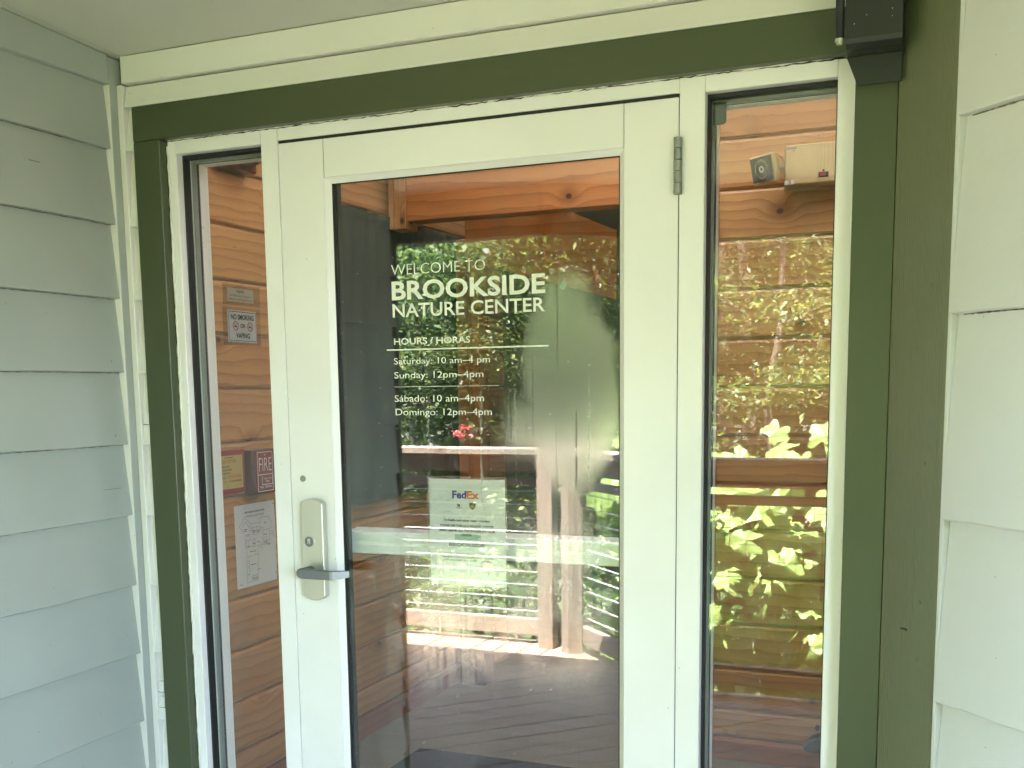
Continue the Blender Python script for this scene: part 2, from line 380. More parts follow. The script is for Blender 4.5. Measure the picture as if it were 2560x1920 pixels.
def text_fit(name, s, left, right, base, cap, plane, mat, parent, weight=0.0, th=.0004, slant=0.0):
    """flat lettering on a surface. plane(u, w, t) -> world point; u along, w up, t out of the surface"""
    v, f = text_mesh(s, weight)
    hv, _ = text_mesh('H', weight)
    H = hv[:, 1].max(); b0 = hv[:, 1].min()
    x0, x1 = v[:, 0].min(), v[:, 0].max()
    u = left + (v[:, 0] - x0) / (x1 - x0) * (right - left); w = base + (v[:, 1] - b0) / (H - b0) * (cap - base)
    u = u + slant * (w - base)
    n = len(v)
    V = [plane(u[i], w[i], th) for i in range(n)]
    return obj(name, V, f, mat, parent, 0)
def strip_lines(name, segs, wd, plane, mat, parent, th=.0004):
    V, F = [], []
    for (a, b) in segs:
        d = Vector((b[0] - a[0], b[1] - a[1])); L_ = d.length
        if L_ < 1e-6: continue
        d /= L_; p = Vector((-d.y, d.x)) * wd / 2; k = len(V)
        e = d * wd / 2
        for q in (Vector(a) - p - e, Vector(b) - p + e, Vector(b) + p + e, Vector(a) + p - e): V.append(plane(q.x, q.y, th))
        F.append((k, k + 1, k + 2, k + 3))
    return obj(name, V, F, mat, parent, 0)
def rect(name, u0, u1, w0, w1, plane, mat, parent, th=.0004):
    return obj(name, [plane(u0, w0, th), plane(u1, w0, th), plane(u1, w1, th), plane(u0, w1, th)], [(0, 1, 2, 3)], mat, parent, 0)

# ================================================================== STRUCTURE: porch
CEIL = lambda y: 2.235 - .042 * y
# ceiling: boards of plywood with seams
cl = thing('porch_ceiling', None, None, (0, -1.5, 2.25), kind='structure')
def roof_poly(name, xy, mat, parent, t=.02, dz=0):
    n = len(xy); v = [(x, y, CEIL(y) + dz) for x, y in xy] + [(x, y, CEIL(y) + dz + t) for x, y in xy]
    f = [tuple(range(n)), tuple(range(n, 2 * n))[::-1]] + [(i, n + i, n + (i + 1) % n, (i + 1) % n) for i in range(n)]
    o = obj(name, v, f, mat, parent, 1); fixn(o.data); return o
def clip(poly, a, b, c):
    out = []
    for i in range(len(poly)):
        p, q = poly[i], poly[(i + 1) % len(poly)]
        dp, dq = a * p[0] + b * p[1] - c, a * q[0] + b * q[1] - c
        if dp <= 0: out.append(p)
        if dp * dq < 0:
            t_ = dp / (dp - dq); out.append((p[0] + (q[0] - p[0]) * t_, p[1] + (q[1] - p[1]) * t_))
    return out
def roof_cells():
    xs = [-7, -5.6, -4.3, -3.08, -1.86, -.64, .58, 1.8, 3.4]
    for a, b in zip(xs[:-1], xs[1:]):
        # the outline is concave only at one corner, so cut it as two convex halves
        for half in (0, 1):
            if half == 0: base = [(-7, 0), (-7, -2.38), (-1.72, -2.38), (-1.27, -2.80), (-1.27, 0)]
            else: base = [(-1.27, 0), (-1.27, -2.80), (3.4, -2.80), (3.4, 0)]
            p = clip(clip(base, -1, 0, -(a + .001)), 1, 0, b - .001)
            if len(p) >= 3: yield p
for p in roof_cells(): roof_poly('ceiling_panel', p, 'ceiling', cl)
# seam lines as thin cover strips
rf = roof_poly('roof_deck', [(-7.3, .3), (-7.3, -2.46), (-1.69, -2.46), (-1.24, -2.88), (3.6, -2.88), (3.6, .3)], 'rail', cl, .06, .16)
def beam_between(name, p, q, w, z0, h, mat, parent, ext=0):
    p = Vector(p); q = Vector(q); d = (q - p).normalized(); nrm = Vector((-d.y, d.x)) * w / 2
    p = p - d * ext; q = q + d * ext
    pts = [p - nrm, q - nrm, q + nrm, p + nrm]
    v = [(a.x, a.y, z0) for a in pts] + [(a.x, a.y, z0 + h) for a in pts]
    f = [(0, 3, 2, 1), (4, 5, 6, 7), (0, 1, 5, 4), (1, 2, 6, 5), (2, 3, 7, 6), (3, 0, 4, 7)]
    o = obj(name, v, f, mat, parent, 0, .003)
    # map the grain along the beam
    me = o.data; uv = me.uv_layers[0]; c = ORG[o]
    for l in me.loops:
        w_ = me.vertices[l.vertex_index].co + c
        uv.data[l.index].uv = ((w_.x * d.x + w_.y * d.y), w_.z + (w_.x * d.y - w_.y * d.x) * .5)
    return o
for p, q in [((-7, -2.40), (-1.78, -2.40)), ((-1.70, -2.43), (-1.30, -2.80)), ((-1.24, -2.82), (3.4, -2.82))]:
    beam_between('eave_beam', p, q, .09, 2.12, .385, 'casing', cl, .035)
    
def bead(name, pts, r, mat, parent, jit):
    V, F = [], []
    n = 6
    for i, p in enumerate(pts):
        p = Vector(p); q = Vector(pts[min(i + 1, len(pts) - 1)]); o_ = Vector(pts[max(i - 1, 0)]); d = (q - o_).normalized()
        a = d.orthogonal().normalized(); b = d.cross(a).normalized()
        rr = r * random.uniform(1 - jit, 1 + jit)
        for k in range(n):
            t_ = 2 * math.pi * k / n; V.append(tuple(p + a * math.cos(t_) * rr + b * math.sin(t_) * rr))
    for i in range(len(pts) - 1):
        for k in range(n):
            a_ = i * n + k; b_ = i * n + (k + 1) % n; F.append((a_, b_, b_ + n, a_ + n))
    o = obj(name, V, F, mat, parent, 0, 0, True); fixn(o.data); return o
# exterior building mass under the roof, left wing: siding wall facing +X
lw = thing('siding_wall', 'grey-green lap siding wall on the left, at right angles to the glass entrance', 'wall', (-1.9, -.67, 0))
LAPS = [2.17 + .03, 2.025, 1.850, 1.676, 1.501, 1.327, 1.152, .977, .803, .628, .454, .28, .105, -.05]
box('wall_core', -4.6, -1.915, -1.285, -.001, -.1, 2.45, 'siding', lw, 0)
def lap_board_x(zb, zt, y0, y1, xin, dtop, dbot, mat, parent, n=14, seed=0):
    """slanting board on a wall that faces +X; bottom edge proud"""
    rs = random.Random(seed); ys = [y0 + (y1 - y0) * i / n for i in range(n + 1)]
    prof = []
    V, F = [], []
    for i, y in enumerate(ys):
        wz = rs.uniform(-.0012, .0012); wx = rs.uniform(-.0006, .0006)
        V += [(xin, y, zb + wz), (xin + dbot - .0015, y, zb + wz), (xin + dbot + wx, y, zb + .0015 + wz), (xin + (dbot + dtop) / 2 + rs.uniform(-.0005, .0005), y, (zb + zt) / 2), (xin + dtop, y, zt), (xin, y, zt)]
    m = 6
    for i in range(n):
        for k in range(m):
            a = i * m + k; b = i * m + (k + 1) % m; F.append((a, b, b + m, a + m))
    F += [tuple(range(m))[::-1], tuple(range(n * m, n * m + m))]
    o = obj('siding_board', V, F, mat, parent, 1); fixn(o.data); return o
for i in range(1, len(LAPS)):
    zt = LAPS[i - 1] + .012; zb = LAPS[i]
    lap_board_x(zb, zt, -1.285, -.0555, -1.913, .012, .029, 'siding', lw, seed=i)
rn = random.Random(3)
for i in range(2, len(LAPS) - 1):
    for y in (-.085 + rn.uniform(-.01, .01), -.49 + rn.uniform(-.03, .03), -.90):
        z = LAPS[i] + .022 + rn.uniform(-.006, .006)
        v, f = cyl_vf((-1.887, y, z), (-1.8848, y, z), .0030, n=10); obj('nail_head', v, f, 'siding', lw)
    if rn.random() < .4:
        y = rn.uniform(-.3, -.1); z = LAPS[i] + rn.uniform(.03, .12)
        v, f = box_vf(-1.8875 - .010 * (z - LAPS[i]) / .17, -1.8848 - .0115 * (z - LAPS[i]) / .17, y, y + rn.uniform(.02, .06), z, z + .0008); obj('paint_crack', v, f, 'grime_shade', lw)
# top trim board on the left wall
v = [(-1.914, -1.285, 2.17), (-1.880, -1.285, 2.17), (-1.880, -.0555, 2.17), (-1.914, -.0555, 2.17), (-1.914, -1.285, CEIL(-1.285) - .001), (-1.880, -1.285, CEIL(-1.285) - .001), (-1.880, -.0555, CEIL(-.0555) - .001), (-1.914, -.0555, CEIL(-.0555) - .001)]
obj('trim_board', v, box_vf(0, 1, 0, 1, 0, 1)[1], 'siding', lw, 1, .0015)
box('corner_strip', -1.93, -1.880, -.0535, -.0005, -.05, 2.232, 'siding', lw, .0015)
box('edge_strip', -1.93, -1.8805, -.0549, -.0537, -.05, 2.168, 'trim', lw, 0)  # paler sliver stands in for the corner strip's lit front face
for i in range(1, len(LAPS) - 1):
    bead('lap_shadow_grime', [(-1.8955, y, LAPS[i] - .0008) for y in np.arange(-1.28, -.058, .011)], .0007, 'grime_shade', lw, .8)  # dark line painting the lap shadow, with some dirt, below each board
# end face board and the wing's face to the deck
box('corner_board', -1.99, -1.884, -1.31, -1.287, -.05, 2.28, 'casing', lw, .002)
for i in range(1, len(LAPS)):
    zb, zt = LAPS[i], LAPS[i - 1] + .012
    v, f = prism([(-1.286, zb), (-1.315, zb), (-1.298, zt), (-1.286, zt)], -4.6, -1.992, 0)
    o = obj('siding_board', v, f, 'siding', lw, 0); fixn(o.data)

# entrance wall (around the casing)
ew = thing('entrance_wall', 'cream painted wall strip with siding stubs around the green door casing', 'wall', (-1, .0, 0))
box('frieze_board', -1.8625, .0, -.034, .03, 2.1735, 2.2345, 'trim', ew, .0015)
# lower frieze: slanting siding piece between frieze and casing
v, f = prism([(.03, 2.120), (-.0295, 2.120), (-.0295, 2.122), (-.018, 2.1695), (.03, 2.1695)], -1.8605, .0, 0)
o = obj('siding_board', v, f, 'trim', ew, 0); fixn(o.data)
box('wall_core', -1.93, -1.8645, .0, .11, -.05, 2.3, 'siding', ew, 0)
box('wall_core', -1.8640, .02, .031, .11, 2.062, 2.6, 'trim', ew, 0)
box('corner_strip', -1.8795, -1.8635, -.031, -.0005, -.05, 2.172, 'trim', ew, .0012)
for i in range(1, len(LAPS)):
    zb, zt = LAPS[i] - .003, min(LAPS[i - 1] - .004, 2.12)
    v, f = prism([(.0, zb), (-.0262, zb), (-.0275, zb + .002), (-.0105, zt), (.0, zt)], -1.8630, -1.8425, 0)
    o = obj('siding_stub', v, f, 'trim', ew, 0); fixn(o.data)
# small patched block with dark cracks on one stub
for z0 in (1.375, .70, .66):
    box('patch_block', -1.8575, -1.8424, -.0288, -.02, z0, z0 + .028, 'trim', ew, .001)
    box('crack', -1.859, -1.8422, -.0281, -.02, z0 - .0012, z0, 'gasket', ew, 0)

# green casing
cs = thing('door_casing', 'dark green painted casing boards framing the white glazed entrance', 'door casing', (-1, -.02, 0))
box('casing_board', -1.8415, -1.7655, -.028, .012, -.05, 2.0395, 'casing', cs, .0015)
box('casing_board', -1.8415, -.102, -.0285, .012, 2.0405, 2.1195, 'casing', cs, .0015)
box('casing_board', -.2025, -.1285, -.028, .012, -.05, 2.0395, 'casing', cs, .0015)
# caulk: a wobbly peeling bead between casing and frame
bead('caulk_bead', [(x + 0, -.003, 2.0425 + random.uniform(-.0012, .0012)) for x in np.arange(-1.763, -.203, .012)], .0042, 'trim', cs, .4)
bead('caulk_bead', [(-1.7625 + random.uniform(-.0012, .0012), -.001, z) for z in np.arange(0, 2.04, .012)], .0034, 'trim', cs, .22)
bead('caulk_bead', [(-.2045 + random.uniform(-.001, .001), -.002, z) for z in np.arange(0, 2.04, .012)], .003, 'door', cs, .5)
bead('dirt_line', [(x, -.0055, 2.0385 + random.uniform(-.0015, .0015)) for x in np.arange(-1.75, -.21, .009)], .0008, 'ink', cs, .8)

# right wall at 45 degrees: local x runs along the wall away from the door, local -y faces the porch
rw = thing('siding_wall', 'pale grey-green wide lap siding wall splayed at the right of the entrance', 'wall', (-.127, -.029, 0), rotz=R(-45))
box('corner_board', -.002, .137, -.0015, .03, -.05, 2.5, 'casing_lit', rw, .002)
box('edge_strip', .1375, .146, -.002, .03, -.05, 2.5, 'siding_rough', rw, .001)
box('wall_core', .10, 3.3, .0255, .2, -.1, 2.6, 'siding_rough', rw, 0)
RL = [2.53, 2.21, 1.888, 1.566, 1.215, .891, .565, .24, -.06]
for i in range(1, len(RL)):
    zb, zt = RL[i], RL[i - 1] + .02
    V, F = [], []
    n = 22; rs = random.Random(50 + i)
    for k in range(n + 1):
        x = .1468 + (3.2) * (k / n) ** 1.6; wz = rs.uniform(-.0015, .0015)
        V += [(x, .026, zb + wz), (x, -.006, zb + wz), (x, -.0085, zb + .003 + wz), (x, .002 + rs.uniform(-.0008, .0008), (zb + zt) / 2), (x, .014, zt), (x, .026, zt)]
    for k in range(n):
        for j in range(6): F.append((k * 6 + j, k * 6 + (j + 1) % 6, (k + 1) * 6 + (j + 1) % 6, (k + 1) * 6 + j))
    F += [tuple(range(6))[::-1], tuple(range(n * 6, n * 6 + 6))]
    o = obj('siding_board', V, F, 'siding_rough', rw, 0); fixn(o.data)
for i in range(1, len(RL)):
    bead('lap_shadow_grime', [(x, .0125, RL[i] - .0005) for x in np.arange(.16, 1.3, .006)], .0010, 'grime_shade', rw, .85)  # ragged brown line for lap shadow and dirt
# nail heads
nh = []
for z in (1.06, .955, 1.62, 1.31):
    nh.append(cyl_vf((.095, -.0015, z), (.095, -.0027, z), .004, n=10))
v, f = join(nh); obj('nail_head', v, f, 'casing_lit', rw)
box('staple', .052, .068, -.003, -.001, 1.003, 1.006, 'gasket', rw, 0)

# black metal box in the top right corner
mb = thing('metal_box', 'black metal box with bent lower flange mounted high in the right corner over the casing', 'metal box', (-.17, -.07, 2.0))
V, F = [], []
prof = [(-.031, 2.6), (-.104, 2.6), (-.104, 2.042), (-.100, 2.034), (-.090, 2.028), (-.078, 2.026), (-.031, 2.026)]
v, f = prism(prof, -.215, -.1205, 0); o = obj('box_body', v, f, 'black', mb, 0, .0008); fixn(o.data)
v, f = prism([(-.2165, 2.0255), (-.123, 2.0255), (-.123, 1.976), (-.197, 1.976)], -.052, -.0475, 1); o = obj('lower_flange', v, f, 'black', mb, 0, .0006); fixn(o.data)
v, f = cyl_vf((-.2245, -.098, 2.045), (-.2245, -.098, 2.6), .0075, n=16); o = obj('hinge_tube', v, f, 'black', mb, 2, 0, True)
v, f = join([cyl_vf((-.2245, -.098, 2.040), (-.2245, -.098, 2.0452), .0078, n=16), cyl_vf((-.2245, -.098, 2.036), (-.2245, -.098, 2.040), .0055, n=16)]); obj('tube_cap', v, f, 'steel', mb)
v, f = join([cyl_vf((-.15, -.052, 2.004), (-.15, -.0528, 2.004), .0022, n=8), cyl_vf((-.163, -.052, 2.004), (-.163, -.0528, 2.004), .001, n=8)]); obj('rivet', v, f, 'gasket', mb)
v = [( -.22 + random.random() * .09, -.1045, 2.06 + random.random() * .12) for _ in range(7)]
for a in v: obj('paint_fleck', *box_vf(a[0], a[0] + .0012, -.1046, -.104, a[2], a[2] + random.uniform(.0008, .0018)), 'white', mb)

# ================================================================== ENTRANCE FRAME
fr = thing('entrance_frame', 'white metal storefront frame with two narrow sidelights around the door', 'door frame', (-1, .05, 0))
D0, D1 = 0, .115
ZH = 2.013
box('jamb', -1.7645, -1.740, D0, D1, -.02, 2.0392, 'door', fr, .0012)
box('jamb', -.236, -.2035, D0, D1, -.02, 2.0392, 'door', fr, .0012)
box('mullion', -1.501, -1.4565, D0, D1, -.02, 2.0400, 'door', fr, .0010)
box('mullion', -.5305, -.481, D0, D1, -.02, 2.0400, 'door', fr, .0010)
box('head_rail', -1.7395, -1.5015, D0 + .0004, D1, 2.009, 2.0396, 'door', fr, .0010)
box('head_rail', -1.4560, -.5310, D0 + .0004, D1, ZH, 2.0396, 'door', fr, .0010)
box('head_rail', -.4805, -.2365, D0 + .0004, D1, 2.009, 2.0396, 'door', fr, .0010)
box('door_stop', -1.456, -1.444, .05, D1, 0, ZH, 'gasket', fr, 0)
box('door_stop', -.543, -.531, .05, D1, 0, ZH, 'gasket', fr, 0)
box('door_stop', -1.444, -.543, .05, D1, ZH - .014, ZH, 'gasket', fr, 0)
for (xa, xb) in ((-1.740, -1.501), (-.481, -.236)):
    g = .0035
    box('sill_rail', xa, xb, 0, D1, -.02, .10, 'door', fr, .001)
    # outer gasket, glass, inner bead, inner frame return
    for nm, y0, y1, w_, mt in (('gasket', .021, .044, .004, 'gasket'), ('glazing_bead', .0525, .066, .006, 'alu_dull'), ('gasket', .0665, .071, .0085, 'gasket'), ('glazing_bead', .0715, .100, .0075, 'alu_pale')):
        box(nm, xa, xa + w_, y0, y1, .10, 2.009, mt, fr, .0006)
        box(nm, xb - w_, xb, y0, y1, .10, 2.009, mt, fr, .0006)
        wt = w_ + (.004 if nm == 'gasket' else .006)
        box(nm, xa + w_, xb - w_, y0, y1, 2.009 - wt, 2.009, mt, fr, .0006)
        box(nm, xa + w_, xb - w_, y0, y1, .10, .10 + wt, mt, fr, .0006)
    box('glass_pane', xa + .001, xb - .001, .0452, .0512, .101, 2.008, 'glass', fr, 0)

br = thing('corner_bracket', 'small dark grey plate with rounded corner inside the top of the right sidelight', 'bracket', (-.46, .054, 1.98))
pp = [(-.4765, 2.001), (-.4765, 1.958)] + [(-.4765 + .018 + .008 * math.cos(a), 1.966 + .008 * math.sin(a)) for a in np.linspace(-math.pi / 2, 0, 6)] + [(-.4505, 2.001)]
v, f = prism(pp, .0525, .0545, 1); o = obj('plate', v, f, 'rubber', br); fixn(o.data)

# ================================================================== THE DOOR
dr = thing('glass_door', 'white metal door with full glass, white lettering and lever handle', 'door', (-1, .02, 0))
DT = 2.0055
box('stile', -1.4545, -1.3365, 0, .045, .006, DT, 'door', dr, .0012)
box('stile', -.6425, -.5325, 0, .045, .006, DT, 'door', dr, .0012)
box('top_rail', -1.3362, -.6428, .0003, .045, 1.9215, DT, 'door', dr, .0009)
box('bottom_rail', -1.3362, -.6428, .0003, .045, .006, .25, 'door', dr, .0009)
# bevelled glazing stops with mitred corners
xa, xb, za, zb, s_ = -1.3360, -.6430, .2505, 1.9210, .0115
def stop(p):
    o = obj('glazing_stop', p, [(0, 1, 2, 3), (4, 7, 6, 5), (0, 4, 5, 1), (1, 5, 6, 2), (2, 6, 7, 3), (3, 7, 4, 0)], 'door', dr, 0, .0004); fixn(o.data)
def q4(a, b, c, d):  # a,b outer ; c,d inner, depth
    return [(a[0], .0012, a[1]), (b[0], .0012, b[1]), (c[0], .0125, c[1]), (d[0], .0125, d[1]), (a[0], .0158, a[1]), (b[0], .0158, b[1]), (c[0], .0158, c[1]), (d[0], .0158, d[1])]
stop(q4((xa, za), (xa, zb), (xa + s_, zb - s_), (xa + s_, za + s_)))
stop(q4((xb, zb), (xb, za), (xb - s_, za + s_), (xb - s_, zb - s_)))
stop(q4((xa, zb), (xb, zb), (xb - s_, zb - s_), (xa + s_, zb - s_)))
stop(q4((xb, za), (xa, za), (xa + s_, za + s_), (xb - s_, za + s_)))
box('gasket', xa, xa + s_ + .0035, .0128, .0156, za, zb, 'gasket', dr, 0)
box('gasket', xb - s_ - .0022, xb, .0128, .0156, za, zb, 'gasket', dr, 0)
box('gasket', xa, xb, .0129, .0155, zb - s_ - .0026, zb, 'gasket', dr, 0)
box('gasket', xa + .0002, xa + s_ + .0065, .0225, .040, za, zb, 'gasket', dr, 0)
box('glass_pane', xa + .0005, xb - .0005, .0160, .0218, za, zb, 'glass_fog', dr, 0)
for s2 in (0, 1):
    x0 = xa if s2 == 0 else xb - .010
    box('inner_stop', x0, x0 + .010, .024, .0445, za, zb, 'alu_dull', dr, .0005)
# rail joint lines
box('joint_line', -1.3366, -1.3360, -.0002, .002, 1.9215, DT - .001, 'alu_dull', dr, 0)
box('joint_line', -.6430, -.6424, -.0002, .002, 1.9215, DT - .001, 'alu_dull', dr, 0)
box('gap_shade', -1.4555, -.5315, .0045, .049, 2.0056, 2.0129, 'gasket', fr, 0)  # black filler put into the door gaps to paint their shade
box('gap_shade', -1.4564, -1.4546, .0040, .049, .01, 2.0055, 'gasket', fr, 0)
box('gap_shade', -.5324, -.5306, .0040, .049, .01, 2.0055, 'gasket', fr, 0)
# hinges
for z0 in (1.822, .14):
    hg = box('hinge', -.5405, -.5245, -.0012, -.0002, z0, z0 + .107, 'hinge', dr, .0003)
    for k in range(5):
        v, f = cyl_vf((-.5318, -.0085, z0 + .0215 * k + .0006), (-.5318, -.0085, z0 + .0215 * (k + 1) - .0006), .0078, n=16)
        o = obj('knuckle', v, f, 'hinge', hg, 2, .0006); 
# viewport plug
v, f = cyl_vf((-1.4215, .001, 1.248), (-1.4215, -.0012, 1.248), .0075, n=20); obj('hole_plug', v, f, 'hinge', dr, 0)
# lock: escutcheon plate, cylinder, lever
def rounded_slab(name, x0, x1, z0, z1, y0, y1, arch, mat, parent, bev=.0012):
    n = 12; pts = []
    cx = (x0 + x1) / 2; hw = (x1 - x0) / 2
    for i in range(n + 1):
        t_ = -1 + 2 * i / n; pts.append((cx - hw * t_, z1 - arch * (abs(t_) ** 2.4)))
    for i in range(n + 1):
        t_ = -1 + 2 * i / n; pts.append((cx + hw * t_, z0 + arch * (abs(t_) ** 2.4)))
    v, f = prism(pts, y0, y1, 1); o = obj(name, v, f, mat, parent, 2, bev); fixn(o.data); return o
lk = rounded_slab('lock_plate', -1.4175, -1.3595, .9640, 1.2030, -.0205, -.0002, .011, 'steel', dr)
for k, (r0, yy) in enumerate(((.0145, -.0225), (.0118, -.0240), (.0092, -.0232))):
    v, f = cyl_vf((-1.3960, -.020, 1.103), (-1.3960, yy, 1.103), r0, n=28); obj('lock_ring' if k == 0 else 'lock_cylinder', v, f, ('steel', 'steel_dark', 'steel')[k], lk, 0, .0005)
v, f = join([cyl_vf((-1.3960, -.0230, 1.1070), (-1.3960, -.0243, 1.1070), .0040, n=18), cyl_vf((-1.3960, -.0230, 1.1005), (-1.3960, -.0243, 1.1005), .0040, n=18)]); obj('key_core', v, f, 'steel', lk, 0)
box('keyhole', -1.3968, -1.3952, -.0248, -.024, 1.0965, 1.1015, 'gasket', lk, 0)
# lever: hub, front bar with rounded end, return toward the door
v, f = cyl_vf((-1.396, -.020, 1.0335), (-1.396, -.052, 1.0335), .0125, n=24); hub = obj('lever_hub', v, f, 'steel_dark', dr, 1, .001)
pts = []
zc, hh = 1.0345, .0118
for a in np.linspace(math.pi / 2, 3 * math.pi / 2, 10): pts.append((-1.396 + hh * math.cos(a), zc + hh * math.sin(a)))
pts += [(-1.3165, zc - hh), (-1.3165, zc + hh * .72)]
v, f = prism(pts, -.064, -.0515, 1); o = obj('lever_grip', v, f, 'steel_dark', dr, 0, .0012); fixn(o.data)
pz = [(-1.3170, -.0642), (-1.3170, -.0515), (-1.284, -.0305), (-1.2795, -.0405), (-1.3110, -.0628)]
V = [(x, y, zc + hh * .72) for x, y in pz] + [(x, y, zc - hh) for x, y in pz]
V[2] = (V[2][0], V[2][1], zc + hh * .70); V[7] = (V[7][0], V[7][1], zc - hh * .6); V[8] = (V[8][0], V[8][1], zc - hh * .6)
n5 = 5
o = obj('lever_return', V, [tuple(range(5)), tuple(range(5, 10))[::-1]] + [(i, 5 + i, 5 + (i + 1) % 5, (i + 1) % 5) for i in range(5)], 'steel_dark', dr, 0, .0008); fixn(o.data)
# panic bar behind the glass, ribbed
prof = [(.060, 1.068)]
z = 1.070
rib = []
for band in ((1.0705, 1.0735, 0), (1.0735, 1.0890, 1), (1.0890, 1.0965, 0), (1.0965, 1.1120, 1), (1.1120, 1.1190, 0)):
    a, b, rb = band
    if rb:
        n = 6; st = (b - a) / n
        for k in range(n):
            rib += [(.0585, a + st * k), (.0585, a + st * (k + .55)), (.0602, a + st * (k + .6)), (.0602, a + st * (k + .95))]
    else: rib += [(.058, a), (.058, b)]
prof = [(.095, 1.068), (.062, 1.068)] + rib + [(.062, 1.1215), (.095, 1.1265)]
v, f = prism(prof, -1.336, -.600, 0); o = obj('push_bar', v, f, 'bar', dr, 0); fixn(o.data)
box('push_bar_cap', -1.356, -1.3362, .057, .096, 1.0675, 1.122, 'alu', dr, .002)
box('push_bar_cap', -.645, -.56, .046, .0575, 1.06, 1.13, 'alu', dr, .002)

# lettering on the back of the glass: u=x, w=z
GP = lambda u, w, t: (u, .0158 - t, w)
def L_(s, l, r, b, c_, wgt): text_fit('lettering', s, l, r, b, c_, GP, 'vinyl', dr, wgt)
L_('WELCOME TO', -1.1815, -0.9540, 1.7025, 1.7245, -0.012)
L_('BROOKSIDE', -1.1815, -0.8175, 1.6480, 1.6885, 0.025)
L_('NATURE CENTER', -1.1805, -0.8185, 1.6105, 1.6395, 0.012)
L_('HOURS / HORAS', -1.1790, -0.9920, 1.5505, 1.5645, 0.018)
L_('Saturday: 10 am–4 pm', -1.1805, -0.9460, 1.5075, 1.5210, 0.000)
L_('Sunday: 12pm–4pm', -1.1805, -0.9620, 1.4765, 1.4905, 0.000)
L_('Sábado: 10 am–4pm', -1.1810, -0.9615, 1.4245, 1.4390, 0.000)
L_('Domingo: 12pm–4pm', -1.1795, -0.9435, 1.3945, 1.4090, 0.000)
rect('lettering_rule', -1.198, -.811, 1.5378, 1.5408, GP, 'vinyl', dr)
rect('lettering_rule', -1.181, -.926, 1.4572, 1.4580, GP, 'vinyl', dr)
for n_, q_ in (('soap_mark', (-.780, 1.663)),):
    pts = [(q_[0] + .0065 * math.cos(a) * (1 + .3 * math.sin(2 * a)), q_[1] + .010 * math.sin(a)) for a in np.linspace(0, 2 * math.pi, 14)[:-1]]
    v, f = prism(pts, .0224, .0228, 1); o = obj(n_, v, f, 'teal', dr); fixn(o.data)

# courier notice taped behind the glass
nt = thing('courier_notice', 'laminated white courier notice taped inside the door glass over the push bar', 'notice', (-1.03, .025, 1.12))
NX0, NX1, NZ0, NZ1 = -1.1105, -.9145, 1.0065, 1.2585
def rrect(x0, x1, z0, z1, r, n=5):
    p = []
    for cx, cz, a0 in ((x1 - r, z1 - r, 0), (x0 + r, z1 - r, 90), (x0 + r, z0 + r, 180), (x1 - r, z0 + r, 270)):
        p += [(cx + r * math.cos(R(a0 + 90 * i / n)), cz + r * math.sin(R(a0 + 90 * i / n))) for i in range(n + 1)]
    return p
v, f = prism(rrect(NX0, NX1, NZ0, NZ1, .005), .0250, .0256, 1); o = obj('plastic_sleeve', v, f, 'tape', nt); fixn(o.data)
v, f = prism([(NX0 + .006, NZ0 + .006), (NX1 - .005, NZ0 + .006), (NX1 - .005, NZ1 - .006), (NX0 + .006, NZ1 - .006)], .0258, .0262, 1); o = obj('sheet', v, f, 'laminate', nt); fixn(o.data)
NP = lambda u, w, t: (NX0 + u * (NX1 - NX0), .0246 - t, NZ1 - w * (NZ1 - NZ0))
def N_(s, u0, u1, wb, wt, mat, wgt=.0): text_fit('print', s, u0, u1, wb, wt, NP, mat, nt, wgt)
# (u, w) measured as fractions of the sheet; w runs downward
N_('Fed', .325, .50, .195, .125, 'purple', .03); N_('Ex', .505, .66, .195, .125, 'orange', .03)
N_('a', .385, .425, .267, .232, 'ink', .03)
strip_lines('print', [((.37 + .012 * i, .275 + .006 * math.sin(math.pi * i / 6)), (.37 + .012 * (i + 1), .275 + .006 * math.sin(math.pi * (i + 1) / 6))) for i in range(6)], .005, NP, 'orange', nt)
sh = [(.535, .232), (.575, .226), (.615, .232), (.613, .262), (.60, .278), (.575, .292), (.55, .278), (.537, .262)]
V = [NP(a, b, .0003) for a, b in sh]; obj('print', V, [tuple(range(len(V)))], 'brown', nt)
N_('ups', .550, .600, .268, .246, 'brass', .02)
for s_t, u0, u1, wb, wt, mt in (('To FedEx and other major couriers:', .21, .79, .398, .378, 'ink'), ('PLEASE USE THIS AS A RELEASE WAIVER', .165, .835, .446, .427, 'ink'),
        ('AND LEAVE ALL PACKAGES AT OUR', .15, .85, .492, .470, 'ink'), ('DOOR', .435, .56, .529, .508, 'ink'), ('BROOKSIDE', .27, .72, .622, .590, 'greyink'),
        ('STAFF ARE IN ONCE A WEEK TO', .21, .80, .700, .684, 'greyink'), ('RECEIVE OUR PACKAGES EVEN WHEN', .19, .82, .728, .712, 'greyink'), ('OUR BUILDING IS CLOSED TO PUBLIC', .19, .82, .755, .740, 'greyink'), ('THANKS', .43, .58, .817, .800, 'greyink')):
    N_(s_t, u0, u1, wb, wt, mt, .03)
rect('print', .34, .67, .565, .507 + .005, NP, 'teal', nt, -.0009)

